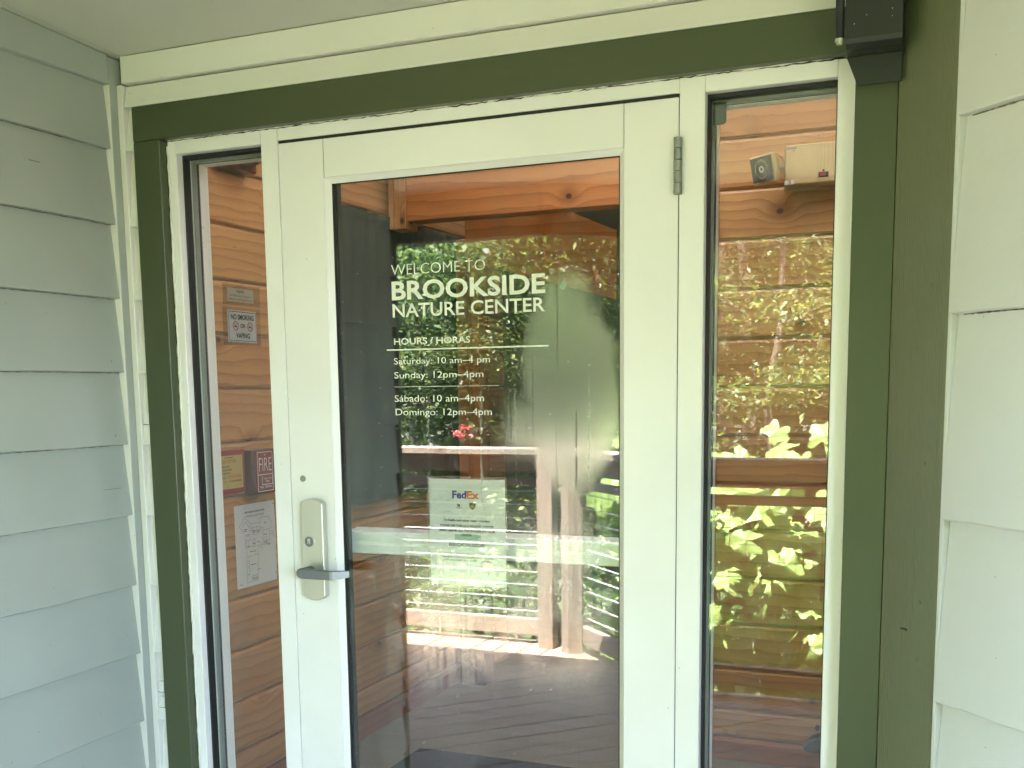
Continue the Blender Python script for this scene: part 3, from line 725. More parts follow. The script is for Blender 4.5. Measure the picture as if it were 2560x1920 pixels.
# ================================================================== INTERIOR
XI = -2.288
fl = obj('interior_floor', *box_vf(-6, 3.0, .1155, 8, -.04, 0.0), 'floor', None, 0); tag(fl, kind='structure')
box('threshold', -1.456, -.531, -.02, .114, -.03, .005, 'alu', fr, .003)
def plank_profile(z0, z1, th=.024, g=.0055, r=.012):
    """cross section of a log-siding plank: (depth towards the room, z)"""
    return [(0, z0 + .0005), (th * .45, z0 + .0005), (th * .45, z0 + g), (th - .004, z0 + g + .002), (th, z0 + g + r * .55), (th + .001, (z0 + z1) / 2), (th, z1 - r), (th - .003, z1 - r * .35), (th * .45, z1 - .0005), (0, z1 - .0005)]
def plank_x(x, y0, y1, z0, z1, mat, parent):      # wall facing +X
    v, f = prism([(x - .024 + d, z) for d, z in plank_profile(z0, z1)], 0, 1, 1)
    v = [(a, y0 if b == 0 else y1, c) for a, b, c in v]
    o = obj('plank', v, f, mat, parent, 1); fixn(o.data); return o
def plank_y(y, x0, x1, z0, z1, mat, parent):      # wall facing -Y
    v, f = prism([(y + .024 - d, z) for d, z in plank_profile(z0, z1)], x0, x1, 0)
    o = obj('plank', v, f, mat, parent, 0); fixn(o.data); return o
iw = thing('plank_wall', 'knotty pine plank wall inside the vestibule, running back from the left sidelight', 'wall', (XI, 2, 0))
box('wall_core', XI - .15, XI - .023, .1155, 3.25, 0, 3.1, 'pine_red', iw, 0)
zs = [.092, .20] + [.38 + .18 * i for i in range(15)]
ws = [.02]
GZ = [.0905, .2] + [.2 + .18 * k for k in range(1, 16)]
for a, b in zip(GZ[:-1], GZ[1:]):
    plank_x(XI, .1156, 3.25, a, b, 'pine', iw)
v, f = prism([(XI - .02, .0), (XI + .012, .0), (XI + .012, .078), (XI + .006, .09), (XI - .02, .09)], .1156, 3.25, 1); o = obj('baseboard', v, f, 'pine_red', iw, 1); fixn(o.data)
# dark cloth hung over a window of the plank wall
V, F = [], []
ny, nz = 90, 40
for i in range(ny + 1):
    for k in range(nz + 1):
        y = 1.36 + 1.55 * i / ny; z = 2.176 - 1.186 * k / nz
        d = .022 + .010 * math.sin(y * 26) * (.4 + .6 * k / nz) + .007 * math.sin(y * 61 + k * .12) * math.exp(-k * .06) + .004 * math.sin(z * 19 + y * 5)
        z += -.006 * abs(math.sin(y * 9)) if k == 0 else (.003 * math.sin(y * 7) if k == nz else 0)
        V.append((XI + d, y, z))
for i in range(ny):
    for k in range(nz):
        a = i * (nz + 1) + k; F.append((a, a + 1, a + nz + 2, a + nz + 1))
cu = obj('curtain', V, F, 'curtain', None, 2, 0, True)
md = cu.modifiers.new('thick', 'SOLIDIFY'); md.thickness = .002
tag(cu, 'dark green-black cloth hung over part of the pine plank wall behind the door glass', 'curtain')

bw = thing('plank_wall', 'knotty pine plank wall facing the right sidelight at the back of the vestibule', 'wall', (-.3, 1.95, 0))
BX0, BX1 = -.862, .60
box('wall_core', BX0 + .002, BX1, 1.973, 2.09, 0, 3.1, 'pine_red', bw, 0)
for a, b in zip(GZ[:-1], GZ[1:]):
    plank_y(1.95, BX0, BX1, a - .018 * (a > .3) , b - .018 * (b > .3), 'pine', bw)
v, f = prism([(1.97, .0), (1.938, .0), (1.938, .075), (1.945, .088), (1.97, .088)], BX0, BX1, 0); o = obj('baseboard', v, f, 'pine_red', bw, 0); fixn(o.data)
box('corner_trim', BX0 - .024, BX0 - .001, 1.934, 2.10, 0, 2.12, 'pine', bw, .003)
# header timber across the opening and its left post trims
hb = thing('header_beam', 'thick knotty fir beam spanning the inner opening behind the door glass', 'beam', (-1.5, 2, 2.149))
box('beam', -2.182, BX0 - .002, 1.985, 2.085, 2.149, 2.47, 'beam', hb, .006, seg=2)
for x0, x1, y_ in ((-2.2605, -2.2405, 1.975), (-2.2400, -2.2115, 1.985), (-2.2110, -2.1825, 1.978)):
    box('post_strip', x0, x1, y_, 2.085, 2.12, 2.70, 'pine', hb, .002)
box('upper_board', -2.262, BX0 - .002, 2.0, 2.085, 2.472, 2.72, 'pine', hb, .003)
# vestibule right wall and ceilings
vr = thing('vestibule_side_wall', 'pine plank wall closing the right side of the vestibule', 'wall', (.6, 1, 0))
box('wall_core', .6, .75, .2, 8, 0, 3.1, 'pine', vr, 0)
vc = thing('interior_ceiling', None, None, (-1, 1, 2.72), kind='structure')
SX0, SX1, SY0, SY1 = -1.95, .25, .45, 1.75
for a in ((-2.44, SX0, .1155, 2.0), (SX1, .75, .1155, 2.0), (SX0, SX1, .1155, SY0), (SX0, SX1, SY1, 2.0)):
    box('ceiling_panel', a[0], a[1], a[2], a[3], 2.72, 2.78, 'intwhite', vc, 0)
for a in ((SX0 - .03, SX0, SY0, SY1), (SX1, SX1 + .03, SY0, SY1), (SX0, SX1, SY0 - .03, SY0), (SX0, SX1, SY1, SY1 + .03)):
    box('fill_light_curb', a[0], a[1], a[2], a[3], 2.78, 3.05, 'intwhite', vc, 0)
box('fill_light_panel', SX0 - .03, SX1 + .03, SY0 - .03, SY1 + .03, 3.055, 3.060, 'frosted', vc, 0)  # unseen skylight, added to brighten the vestibule
box('room_ceiling', -6, -2.44, .1155, 8, 3.1, 3.2, 'intwhite', vc, 0)
for a in ((-2.44, -2.2, 2.09, 6.6), (-.2, .75, 2.09, 6.6), (-2.2, -1.2, 3.0, 6.6), (-1.2, -.2, 2.09, 6.6)):
    box('room_ceiling', a[0], a[1], a[2], a[3], 3.1, 3.2, 'intwhite', vc, 0)
box('fill_light_panel', -2.4, -1.0, 1.95, 3.2, 3.2015, 3.208, 'frosted', vc, 0)  # second unseen skylight, added to brighten the post and inner room
box('ceiling_riser', -2.46, .75, 2.0, 2.089, 2.7205, 3.2, 'intwhite', vc, 0)
fw = thing('far_wall', 'dim wooden wall at the far end of the inner room', 'wall', (-1, 6.5, 0))
box('wall_core', -6, .75, 6.5, 6.6, 0, 3.1, 'grime_shade', fw, 0)
box('wall_core', -6.1, -6, .1155, 6.6, 0, 3.1, 'grime_shade', fw, 0)
# wall above the entrance, inside
box('wall_core', -2.44, .75, .08, .115, 2.30, 3.1, 'intwhite', ew, 0)
box('wall_core', -2.44, -1.935, .03, .1145, 0, 2.299, 'intwhite', ew, 0)
box('wall_core', .03, .75, .10, .2, -.05, 2.299, 'intwhite', ew, 0)
box('wall_core', -.2, .03, .032, .1145, -.05, 2.061, 'intwhite', ew, 0)

# timber post with sloping board inside the room
tp = thing('timber_post', 'pale fir post carrying a sloping board, seen through the lettering of the door', 'post', (-2.19, 2.65, 0))
box('post', -2.252, -2.195, 2.60, 2.70, 1.0, 2.15, 'beam', tp, .004)
box('post', -2.186, -2.130, 2.585, 2.70, 1.0, 2.165, 'beam', tp, .004)
box('post_base', -2.256, -2.126, 2.58, 2.705, 0, .999, 'curtain', tp, .004)
v = [(-2.19, 2.58, 2.05), (-1.45, 2.58, 1.84), (-1.45, 2.58, 2.14), (-1.9, 2.58, 2.34), (-2.19, 2.58, 2.30)]
V = v + [(a, 2.62, c) for a, b, c in v]
o = obj('sloping_board', V, [(0, 1, 2, 3, 4), (9, 8, 7, 6, 5)] + [(i, 5 + i, 5 + (i + 1) % 5, (i + 1) % 5) for i in range(5)], 'beam', tp, 0); fixn(o.data)

# mat
mt = rounded_slab('door_mat', -1.985, -.62, .35, 1.615, 0, 1, .0, 'mat', None)
bpy.data.objects.remove(mt)
mt = box('door_mat', -1.985, -.62, .35, 1.615, .001, .013, 'mat', None, .004); tag(mt, 'black door mat on the worn floor just inside the door', 'door mat')
# things on the left plank wall : plane u = y, w = z
WP = lambda u, w, t: (XI + .003 + t, u, w)
def panel(name, y0, y1, z0, z1, x0, x1, mat, parent, bev=.0008):
    return box(name, XI + x0, XI + x1, y0, y1, z0, z1, mat, parent, bev)
# please-note label
pl = thing('food_and_pets_sign', 'small cream paper label about food, drink and pets taped above the smoking sign', 'sign', (XI, .96, 1.776))
panel('card', .893, 1.037, 1.7535, 1.798, .002, .003, 'cream_paper', pl, 0)
panel('tape', .868, 1.075, 1.742, 1.812, .0032, .0034, 'tape', pl, 0)
text_fit('print', 'PLEASE', .945, .984, 1.7845, 1.7925, WP, 'ink', pl, .03)
text_fit('print', 'No food, drink or pets are', .905, 1.024, 1.771, 1.778, WP, 'ink', pl, .0)
text_fit('print', 'allowed in the Nature Center.', .899, 1.031, 1.759, 1.766, WP, 'ink', pl, .0)
ns = thing('no_smoking_sign', 'white NO SMOKING OR VAPING sign with two red prohibition rings on the pine wall', 'sign', (XI, .97, 1.672))
panel('plate', .888, 1.048, 1.6185, 1.7255, .002, .0032, 'white', ns, .0006)
panel('tape', .862, 1.07, 1.608, 1.735, .0034, .0036, 'tape', ns, 0)
WQ = lambda u, w, t: (XI + .0040 + t, u, w)
y0, y1, z0, z1 = .893, 1.043, 1.624, 1.720
strip_lines('border', [((y0, z0), (y1, z0)), ((y1, z0), (y1, z1)), ((y1, z1), (y0, z1)), ((y0, z1), (y0, z0))], .0016, WQ, 'ink', ns)
text_fit('print', 'NO SMOKING', .905, 1.032, 1.694, 1.712, WQ, 'ink', ns, .03)
text_fit('print', 'OR', .955, .983, 1.667, 1.681, WQ, 'ink', ns, .03)
text_fit('print', 'VAPING', .930, 1.006, 1.633, 1.650, WQ, 'ink', ns, .03)
for cy in (.930, 1.010):
    ring = [((cy + .0145 * math.cos(2 * math.pi * i / 20), 1.673 + .0145 * math.sin(2 * math.pi * i / 20)), (cy + .0145 * math.cos(2 * math.pi * (i + 1) / 20), 1.673 + .0145 * math.sin(2 * math.pi * (i + 1) / 20))) for i in range(20)]
    strip_lines('print', ring + [((cy - .010, 1.6835), (cy + .010, 1.6625))], .0026, WQ, 'ink_red', ns)
    strip_lines('print', [((cy - .008, 1.671), (cy + .006, 1.671))], .0040, WQ, 'ink', ns, .0002)
    strip_lines('print', [((cy + .004, 1.674), (cy + .008, 1.679)), ((cy + .008, 1.679), (cy + .003, 1.683))], .0012, WQ, 'ink', ns, .0002)
# yellow fire instruction plate on red back
fp = thing('fire_instruction_plate', 'yellow in-case-of-fire instruction plate on a dark red back beside the pull station', 'sign', (XI, .86, 1.185))
panel('back_plate', .775, .934, 1.110, 1.2565, .0015, .012, 'red', fp)
panel('yellow_plate', .783, .9205, 1.1275, 1.2395, .012, .0135, 'brass', fp, .0005)
WF = lambda u, w, t: (XI + .0136 + t, u, w)
strip_lines('print', [((.823, 1.2325), (.868, 1.2325))], .0018, WF, 'ink', fp)
for s_t, u0, u1, zb, zt, mt_ in (('IN CASE OF FIRE', .782, .885, 1.215, 1.226, 'ink_orange'), ('PULL FIRE ALARM', .788, .848, 1.200, 1.205, 'ink'), ('CALL FIRE DEPARTMENT', .786, .862, 1.189, 1.194, 'ink'),
        ('LEAVE BY NEAREST EXIT', .788, .850, 1.178, 1.183, 'ink'), ('DO NOT USE', .787, .826, 1.163, 1.168, 'ink'), ('EXTINGUISHERS', .838, .910, 1.163, 1.174, 'ink_orange'), ('EXIT', .812, .830, 1.148, 1.156, 'ink_orange'), ('CALL THE FIRE DEPARTMENT', .842, .912, 1.150, 1.1555, 'ink')):
    text_fit('print', s_t, u0, u1, zb, zt, WF, mt_, fp, .02)
# pull station box
ps = thing('fire_pull_station', 'red fire alarm pull station box with white FIRE lettering on the pine wall', 'fire alarm', (XI, 1.01, 1.175))
DX = .050
panel('housing', .940, 1.075, 1.098, 1.252, .001, DX - .010, 'dark_red', ps, .003)
panel('front_plate', .951, 1.044, 1.106, 1.246, DX - .010, DX, 'red', ps, .002)
WS = lambda u, w, t: (XI + DX + .0004 + t, u, w)
a, b, c_, d_ = .954, 1.041, 1.1085, 1.2435
strip_lines('white_border', [((a, c_), (b, c_)), ((b, c_), (b, d_)), ((b, d_), (a, d_)), ((a, d_), (a, c_)), ((a, 1.166), (b, 1.166))], .0024, WS, 'white', ps)
text_fit('print', 'FIRE', a + .008, b - .006, 1.178, 1.224, WS, 'white', ps, -.012)
panel('pull_handle', a + .014, b - .010, 1.130, 1.162, DX, DX + .006, 'red', ps, .001)
WH = lambda u, w, t: (XI + DX + .0064 + t, u, w)
strip_lines('white_border', [((a + .015, 1.132), (b - .011, 1.132)), ((a + .015, 1.132), (a + .015, 1.163)), ((b - .011, 1.132), (b - .011, 1.163))], .0022, WH, 'white', ps)
text_fit('print', 'PUSH  IN', a + .024, b - .020, 1.149, 1.155, WH, 'white', ps, .01)
text_fit('print', 'THEN', a + .034, b - .030, 1.139, 1.145, WH, 'white', ps, .01)
text_fit('print', 'PULL    DOWN', a + .012, b - .008, 1.119, 1.126, WS, 'white', ps, .01)
V = [WS(a + .040, 1.126, .0004), WS(a + .046, 1.126, .0004), WS(a + .043, 1.120, .0004)]; obj('print', V, [(0, 1, 2)], 'white', ps)
v, f = cyl_vf((XI + DX, a + .043, 1.234), (XI + DX + .002, a + .043, 1.234), .003, n=10); obj('screw', v, f, 'steel', ps)
# evacuation map
em = thing('exit_route_map', 'white emergency exit route floor plan pinned on the pine wall below the fire signs', 'poster', (XI, .99, .92))
V, F = [], []
E_y0, E_y1, E_z0, E_z1 = .8735, 1.1055, .7755, 1.0645
for i in range(9):
    for k in range(9):
        V.append((XI + .004 + .0025 * (i / 8) ** 2 * math.sin(k / 8 * 3), E_y0 + (E_y1 - E_y0) * i / 8, E_z1 + (E_z0 - E_z1) * k / 8))
for i in range(8):
    for k in range(8):
        a = i * 9 + k; F.append((a, a + 1, a + 10, a + 9))
obj('sheet', V, F, 'paper', em, 2, 0, True)
# drawing, traced in picture coordinates of the sheet, mapped back on to the sheet
TL, TR_, BL = np.array((258., 688.)), np.array((668., 622.)), np.array((297., 1553.))
Mi = np.linalg.inv(np.array([TR_ - TL, BL - TL]).T)
def mp(x, y):
    s = Mi @ (np.array((x, y)) - TL); return (E_y0 + float(s[0]) * (E_y1 - E_y0), E_z1 + float(s[1]) * (E_z0 - E_z1))
WM = lambda u, w, t: (XI + .0072 + t, u, w)
lines = [[(352, 795), (425, 885)], [(345, 820), (304, 905), (352, 972)], [(362, 848), (335, 905)], [(362, 848), (412, 912)], [(345, 820), (352, 795)], [(425, 870), (513, 862), (513, 815), (530, 803), (598, 797), (635, 855), (640, 890), (662, 925), (668, 1015), (655, 1012), (650, 950)],
 [(432, 912), (512, 898), (516, 940)], [(432, 912), (436, 985), (470, 980)], [(440, 910), (442, 975)], [(478, 905), (480, 975), (516, 972), (514, 900)], [(520, 920), (545, 915), (545, 960)], [(545, 945), (612, 932), (620, 1040), (550, 1055), (545, 945)], [(612, 932), (628, 905), (642, 930)], [(618, 960), (645, 955), (648, 985), (620, 990)],
 [(360, 990), (412, 980), (415, 1040), (364, 1050), (360, 990)], [(364, 1050), (368, 1125), (420, 1112)], [(375, 1060), (378, 1115)], [(395, 1055), (398, 1110)], [(438, 1040), (468, 1032), (468, 1108), (440, 1115), (438, 1040)], [(438, 1075), (468, 1070)],
 [(490, 1105), (620, 1090), (620, 1040)], [(545, 1070), (600, 1058), (600, 1088)], [(545, 1085), (600, 1075)], [(495, 1105), (500, 1465), (388, 1490), (380, 1130)], [(385, 1215), (440, 1205)], [(455, 1200), (500, 1193)], [(405, 1220), (410, 1405)], [(388, 1265), (405, 1262)], [(390, 1325), (405, 1323)], [(430, 1425), (500, 1410)], [(432, 1425), (436, 1478)], [(468, 1418), (470, 1470)],
 [(400, 905), (430, 900)], [(400, 925), (430, 920)], [(400, 945), (430, 940)], [(535, 1020), (548, 1050)], [(560, 1030), (590, 1010)]]
segs = [(mp(*p), mp(*q)) for l in lines for p, q in zip(l[:-1], l[1:])]
strip_lines('plan_drawing', segs, .0009, WM, 'ink', em)
dabs = [(365, 932, 40), (365, 948, 24), (455, 945, 28), (455, 960, 24), (497, 940, 28), (497, 955, 22), (570, 866, 20), (570, 990, 34), (498, 1063, 18), (443, 1163, 62), (450, 1300, 56), (452, 1443, 22), (452, 1456, 20), (486, 1440, 18), (486, 1452, 18), (530, 1122, 12), (492, 1360, 10), (515, 1354, 12), (400, 1105, 24), (575, 1065, 30), (575, 1082, 36), (390, 998, 18), (453, 1082, 16), (400, 1406, 14), (654, 658, 18), (690, 1410, 14), (325, 1505, 22), (608, 1098, 20)]
strip_lines('plan_drawing', [(mp(x - w / 2, y + w * .05), mp(x + w / 2, y - w * .08)) for x, y, w in dabs], .0019, WM, 'ink', em)['kind'] = 'stuff'
text_fit('print', 'BROOKSIDE NATURE CENTER', .9275, 1.0420, 1.0335, 1.0400, WM, 'ink', em, .03)
text_fit('print', 'EMERGENCY EXIT ROUTES', .9345, 1.0375, 1.0200, 1.0260, WM, 'ink', em, .0)
# fire horn, cut off by the frame
hn = thing('fire_horn', 'dark red fire alarm horn high on the pine wall, partly hidden by the sidelight head', 'fire alarm', (XI, .94, 2.25))
panel('back_box', .852, 1.030, 2.182, 2.34, .001, .045, 'dark_red', hn, .003)
pts = [(.885, 2.225), (.905, 2.205), (.985, 2.198), (1.012, 2.208), (1.030, 2.34), (.875, 2.34)]
V = [(XI + .0455, a, b) for a, b in pts] + [(XI + .085, a, b + .004) for a, b in pts]
o = obj('horn_cover', V, [tuple(range(6)), tuple(range(6, 12))[::-1]] + [(i, 6 + i, 6 + (i + 1) % 6, (i + 1) % 6) for i in range(6)], 'dark_red', hn, 1, .002); fixn(o.data)
WX = lambda u, w, t: (XI + .0858 + t, u, w)
text_fit('print', '•FIRE•', .912, .992, 2.2135, 2.2255, WX, 'white', hn, .03)

# emergency light on the back wall
el = thing('emergency_light', 'beige emergency light unit with one tilted lamp head on the pine wall at right', 'emergency light', (-.53, 1.9, 2.2))
box('housing', -.612, -.43, 1.848, 1.926, 2.146, 2.281, 'beige', el, .004)
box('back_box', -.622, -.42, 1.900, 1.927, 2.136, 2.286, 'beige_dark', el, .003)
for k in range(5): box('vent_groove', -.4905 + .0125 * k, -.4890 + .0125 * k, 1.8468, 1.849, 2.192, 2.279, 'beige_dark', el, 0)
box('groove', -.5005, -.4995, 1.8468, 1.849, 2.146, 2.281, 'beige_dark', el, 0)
box('switch_plate', -.4965, -.463, 1.8455, 1.8485, 2.164, 2.181, 'ink', el, .0006)
box('red_switch', -.4915, -.473, 1.8440, 1.8470, 2.167, 2.178, 'red', el, .0006)
v, f = cyl_vf((-.480, 1.8482, 2.186), (-.480, 1.8462, 2.186), .0038, n=12); obj('test_button', v, f, 'ink', el)
WE = lambda u, w, t: (u, 1.8470 - t, w)
box('number_label', -.611, -.579, 1.8466, 1.8482, 2.1475, 2.1610, 'white', el, 0)
text_fit('print', '3', -.600, -.590, 2.149, 2.160, WE, 'ink', el, .0, .0012)
text_fit('print', 'CHLORIDE', -.606, -.573, 2.266, 2.2725, WE, 'purple', el, .03, .0008)
# arm and lamp head
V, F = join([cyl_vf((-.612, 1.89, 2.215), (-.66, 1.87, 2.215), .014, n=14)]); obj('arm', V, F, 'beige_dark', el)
lh = Matrix.Translation((-.678, 1.80, 2.196)) @ Matrix.Rotation(R(-38), 4, 'Z') @ Matrix.Rotation(R(14), 4, 'X')
def tv(vf, Mx): return [tuple(Mx @ Vector(p)) for p in vf[0]], vf[1]
hx = .057
vf = box_vf(-hx, hx, -.004, .016, -.050, .050)
hd = obj('lamp_head', *tv(vf, lh), 'beige', el, 0, .004)
vf = ([(-hx + .004, .016, -.046), (hx - .004, .016, -.046), (hx - .004, .016, .046), (-hx + .004, .016, .046), (-.028, .05, -.026), (.028, .05, -.026), (.028, .05, .026), (-.028, .05, .026)], [(0, 1, 2, 3), (4, 7, 6, 5), (0, 4, 5, 1), (1, 5, 6, 2), (2, 6, 7, 3), (3, 7, 4, 0)])
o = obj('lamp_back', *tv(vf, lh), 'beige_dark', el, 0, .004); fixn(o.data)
n = 22; V, F = [], []
for i in range(n + 1):
    x = -hx + .006 + (2 * hx - .012) * i / n; dy = -.0052 if i % 2 else -.0078
    V += [tuple(lh @ Vector((x, dy, -.038))), tuple(lh @ Vector((x, dy, .044)))]
for i in range(n): F.append((2 * i, 2 * i + 2, 2 * i + 3, 2 * i + 1))
obj('lens', V, F, 'lens', hd, 0)
for k, (r0, r1, mt_) in enumerate(((.034, .026, 'steel'), (.012, .006, 'white'))):
    n = 24; V, F = [], []
    for i in range(n):
        a = 2 * math.pi * i / n
        V += [tuple(lh @ Vector((r0 * math.cos(a), -.0080, .003 + r0 * math.sin(a)))), tuple(lh @ Vector((r1 * math.cos(a), -.0086, .003 + r1 * math.sin(a))))]
    for i in range(n): F.append((2 * i, 2 * i + 1, (2 * i + 3) % (2 * n), (2 * i + 2) % (2 * n)))
    obj('reflector' if k == 0 else 'bulb', V, F, mt_, hd, 0)
V, F = join([tv(box_vf(-hx + .008 + .0098 * k, -hx + .0105 + .0098 * k, -.0085, -.003, -.047, -.038), lh) for k in range(9)])
obj('lens_ribs', V, F, 'beige', hd)
V, F = join([cyl_vf((-.665, 1.812, 2.247), (-.655, 1.80, 2.257), .0012, n=6), cyl_vf((-.655, 1.80, 2.257), (-.625, 1.84, 2.245), .0012, n=6), cyl_vf((-.625, 1.84, 2.245), (-.612, 1.87, 2.22), .0012, n=6)]); obj('wire', V, F, 'beige_dark', el)
# door-hold object at the skirting
dh = thing('rubber_wedge', 'small dark grey rubber wedge at the foot of the pine wall behind the right sidelight', 'door wedge', (-.46, 1.88, .09))
v, f = prism([(-.508, .112), (-.49, .100), (-.40, .098), (-.40, .162), (-.455, .158), (-.478, .146)], 1.84, 1.915, 1); o = obj('wedge', v, f, 'rubber', dh, 0, .005); fixn(o.data)
v, f = cyl_vf((-.462, 1.935, .172), (-.462, 1.915, .172), .009, n=14); obj('wall_knob', v, f, 'rubber', dh)

# ================================================================== DECK
dk = thing('deck', None, None, (-2, -2, 0), kind='structure')
def board(poly, d, z1, th, mat, parent, name='deck_board'):
    n = len(poly); v = [(x, y, z1) for x, y in poly] + [(x, y, z1 - th) for x, y in poly]
    f = [tuple(range(n)), tuple(range(n, 2 * n))[::-1]] + [(i, n + i, n + (i + 1) % n, (i + 1) % n) for i in range(n)]
    o = obj(name, v, f, mat, parent, 0); fixn(o.data)
    me = o.data; c = ORG[o]; uv = me.uv_layers[0]
    for l in me.loops:
        w_ = me.vertices[l.vertex_index].co + c
        uv.data[l.index].uv = (w_.x * d[0] + w_.y * d[1], w_.x * -d[1] + w_.y * d[0] + w_.z)
    return o
def in_deck(p):
    p = clip(p, 0, 1, -.03)                                # stop short of the door wall
    p = clip(p, 0, -1, 3.56) if p else p
    p = clip(p, .7071, -.7071, (-1.27 * .7071 + 2.80 * .7071)) if p else p
    p = clip(p, 0, -1, 2.80) if (p and False) else p
    return p
miter = (.924, .383, -2.0 * .924 - 3.42 * .383)             # a x + b y = c through the corner post
bwid = .14
def strips(d, lim, keepA):
    nx, ny_ = -d[1], d[0]
    for k in range(-60, 60):
        a0, a1 = k * bwid + .0045, (k + 1) * bwid - .0045
        base = [(-7, -4), (5, -4), (5, 0), (-7, 0)]
        p = clip(clip(base, -nx, -ny_, -a0), nx, ny_, a1)
        if not p: continue
        p = clip(p, miter[0], miter[1], miter[2]) if keepA else clip(p, -miter[0], -miter[1], -miter[2])
        if not p: continue
        p = clip(p, 0, 1, -.031)
        if not p: continue
        p = clip(p, 0, -1, 3.56)
        if not p: continue
        if keepA:
            p = clip(p, -1, 0, 7)
            if len(p) >= 3: yield p
        else:
            q1 = clip(clip(p, .7071, -.7071, .7071 * (-1.235 + 2.80)), 1, 0, -1.235)   # under the 45 degree rail
            if len(q1) >= 3: yield q1
            q2 = clip(clip(p, 0, -1, 2.80), -1, 0, 1.234)
            if len(q2) >= 3: yield q2
for d, keepA in (((0, 1), True), ((.7071, -.7071), False)):
    for p in strips(d, None, keepA):
        ar = abs(sum(p[i][0] * p[(i + 1) % len(p)][1] - p[(i + 1) % len(p)][0] * p[i][1] for i in range(len(p)))) / 2
        if ar > .004: board(p, d, -.002 - random.random() * .002, .03, 'deck', dk)
box('joist', -7, 3.4, -3.50, -3.45, -.25, -.034, 'rail', dk, 0) if False else None
box('deck_frame', -7, -2.1, -3.555, -3.50, -.26, -.036, 'rail', dk, .002)

# railings: panel between posts, rods and mesh
def railing(p, q, label, nposts, rr=.005):
    p = Vector((p[0], p[1], 0)); q = Vector((q[0], q[1], 0)); Ln = (q - p).length; ang = math.atan2(q.y - p.y, q.x - p.x)
    t = thing('deck_railing', label, 'railing', p, ang if abs(ang) > 1e-6 else 1e-5, group='deck railings of weathered timber and wire')
    box('cap_rail', -.02, Ln + .02, -.07, .07, 1.085, 1.122, 'rail', t, .004)
    box('top_rail', 0, Ln, -.045, -.008, .985, 1.084, 'rail', t, .003)
    box('mid_rail', 0, Ln, -.045, -.008, .905, .950, 'rail', t, .003)
    box('bottom_rail', 0, Ln, -.045, -.008, .048, .145, 'rail', t, .003)
    xs = [Ln * i / (nposts - 1) for i in range(nposts)]
    for i, x in enumerate(xs):
        x = min(max(x, .06), Ln - .06)
        box('post', x - .045, x + .045, -.0075, .082, -.30, 1.084, 'rail', t, .004)
    z = .18
    rods = []
    while z < .90:
        box_ = box_vf(0, Ln, -.052, -.052 + rr, z, z + rr); rods.append(box_)
        z += .0765
    for r_ in rods: obj('rod', *r_, 'galv' if rr > .003 else 'rubber', t, 0)
    wires = []
    x = .02
    while x < Ln:
        wires.append(box_vf(x, x + .0022, -.0495, -.0473, .145, .905)); x += .0765
    v, f = join(wires); o = obj('wire_mesh', v, f, 'rubber', t); o['kind'] = 'stuff'
    return t
railing((-6.2, -3.45), (-2.06, -3.45), 'weathered timber railing with galvanised rods along the far left edge of the deck', 3)
railing((-1.97, -3.42), (-1.31, -2.76), 'short weathered timber railing panel running at 45 degrees beside the corner posts', 2)
railing((-1.24, -2.73), (1.9, -2.73), 'weathered timber railing with wire mesh closest to the splayed wall', 3, .0022)
pp_ = thing('porch_post', 'square fir post carrying the eave beam left of the entrance', 'post', (-4.3, -2.4, 0))
box('post', -4.37, -4.23, -2.47, -2.33, .0, 2.118, 'beam', pp_, .005)

# ================================================================== GROUND, SKYLINE, TREES
gx = np.linspace(-45, 40, 90); gy = np.concatenate([np.linspace(-60, -8, 44), np.linspace(-7.6, -2.4, 24), np.linspace(-1.8, 25, 10)])
def gz(x, y):
    h = -1.1 + .12 * np.sin(x * 1.1) * np.cos(y * .9)
    return h + max(0, (-y - 7)) * .11 * (1 + .12 * math.sin(x * .3)) + max(0, -y - 25) * .08
V = [(x, y, float(gz(x, y))) for y in gy for x in gx]
F = [(j * 90 + i, j * 90 + i + 1, (j + 1) * 90 + i + 1, (j + 1) * 90 + i) for j in range(len(gy) - 1) for i in range(89)]
g = obj('forest_floor', V, F, 'soil', None, 0, 0, True); tag(g, kind='structure')

def leaf_cloud(n, center, radii, size, seed, clumps=14, csize=.35, flat=.5, droop=.3):
    r = np.random.default_rng(seed)
    cc = r.normal(size=(clumps, 3)); cc /= np.linalg.norm(cc, axis=1)[:, None]; cc *= (r.random((clumps, 1)) ** .45); cc = cc * radii + center
    k = r.integers(0, clumps, n); P = cc[k] + r.normal(size=(n, 3)) * np.array(radii) * csize * np.array([1, 1, .55])
    s = size * (.55 + .9 * r.random(n))
    nrm = r.normal(size=(n, 3)) * flat + np.array([0, -.15, 1]); nrm /= np.linalg.norm(nrm, axis=1)[:, None]
    a = np.cross(nrm, r.normal(size=(n, 3))); a /= np.linalg.norm(a, axis=1)[:, None]; b = np.cross(nrm, a)
    V = np.empty((n, 4, 3))
    V[:, 0] = P - a * s[:, None] * .6; V[:, 1] = P + b * s[:, None] * .34 - nrm * s[:, None] * .06; V[:, 2] = P + a * s[:, None] * .6 - np.array([0, 0, 1]) * s[:, None] * droop; V[:, 3] = P - b * s[:, None] * .34 - nrm * s[:, None] * .06
    return V.reshape(-1, 3), np.arange(n * 4).reshape(n, 4)
def fast_mesh(name, V, Q, mat):
    me = bpy.data.meshes.new(name); n = len(Q)
    me.vertices.add(len(V)); me.vertices.foreach_set('co', V.ravel())
    me.loops.add(n * 4); me.loops.foreach_set('vertex_index', Q.ravel().astype(np.int32))
    me.polygons.add(n); me.polygons.foreach_set('loop_start', (np.arange(n) * 4).astype(np.int32)); me.polygons.foreach_set('loop_total', np.full(n, 4, np.int32))
    me.update(calc_edges=True); me.materials.append(M[mat]); return me
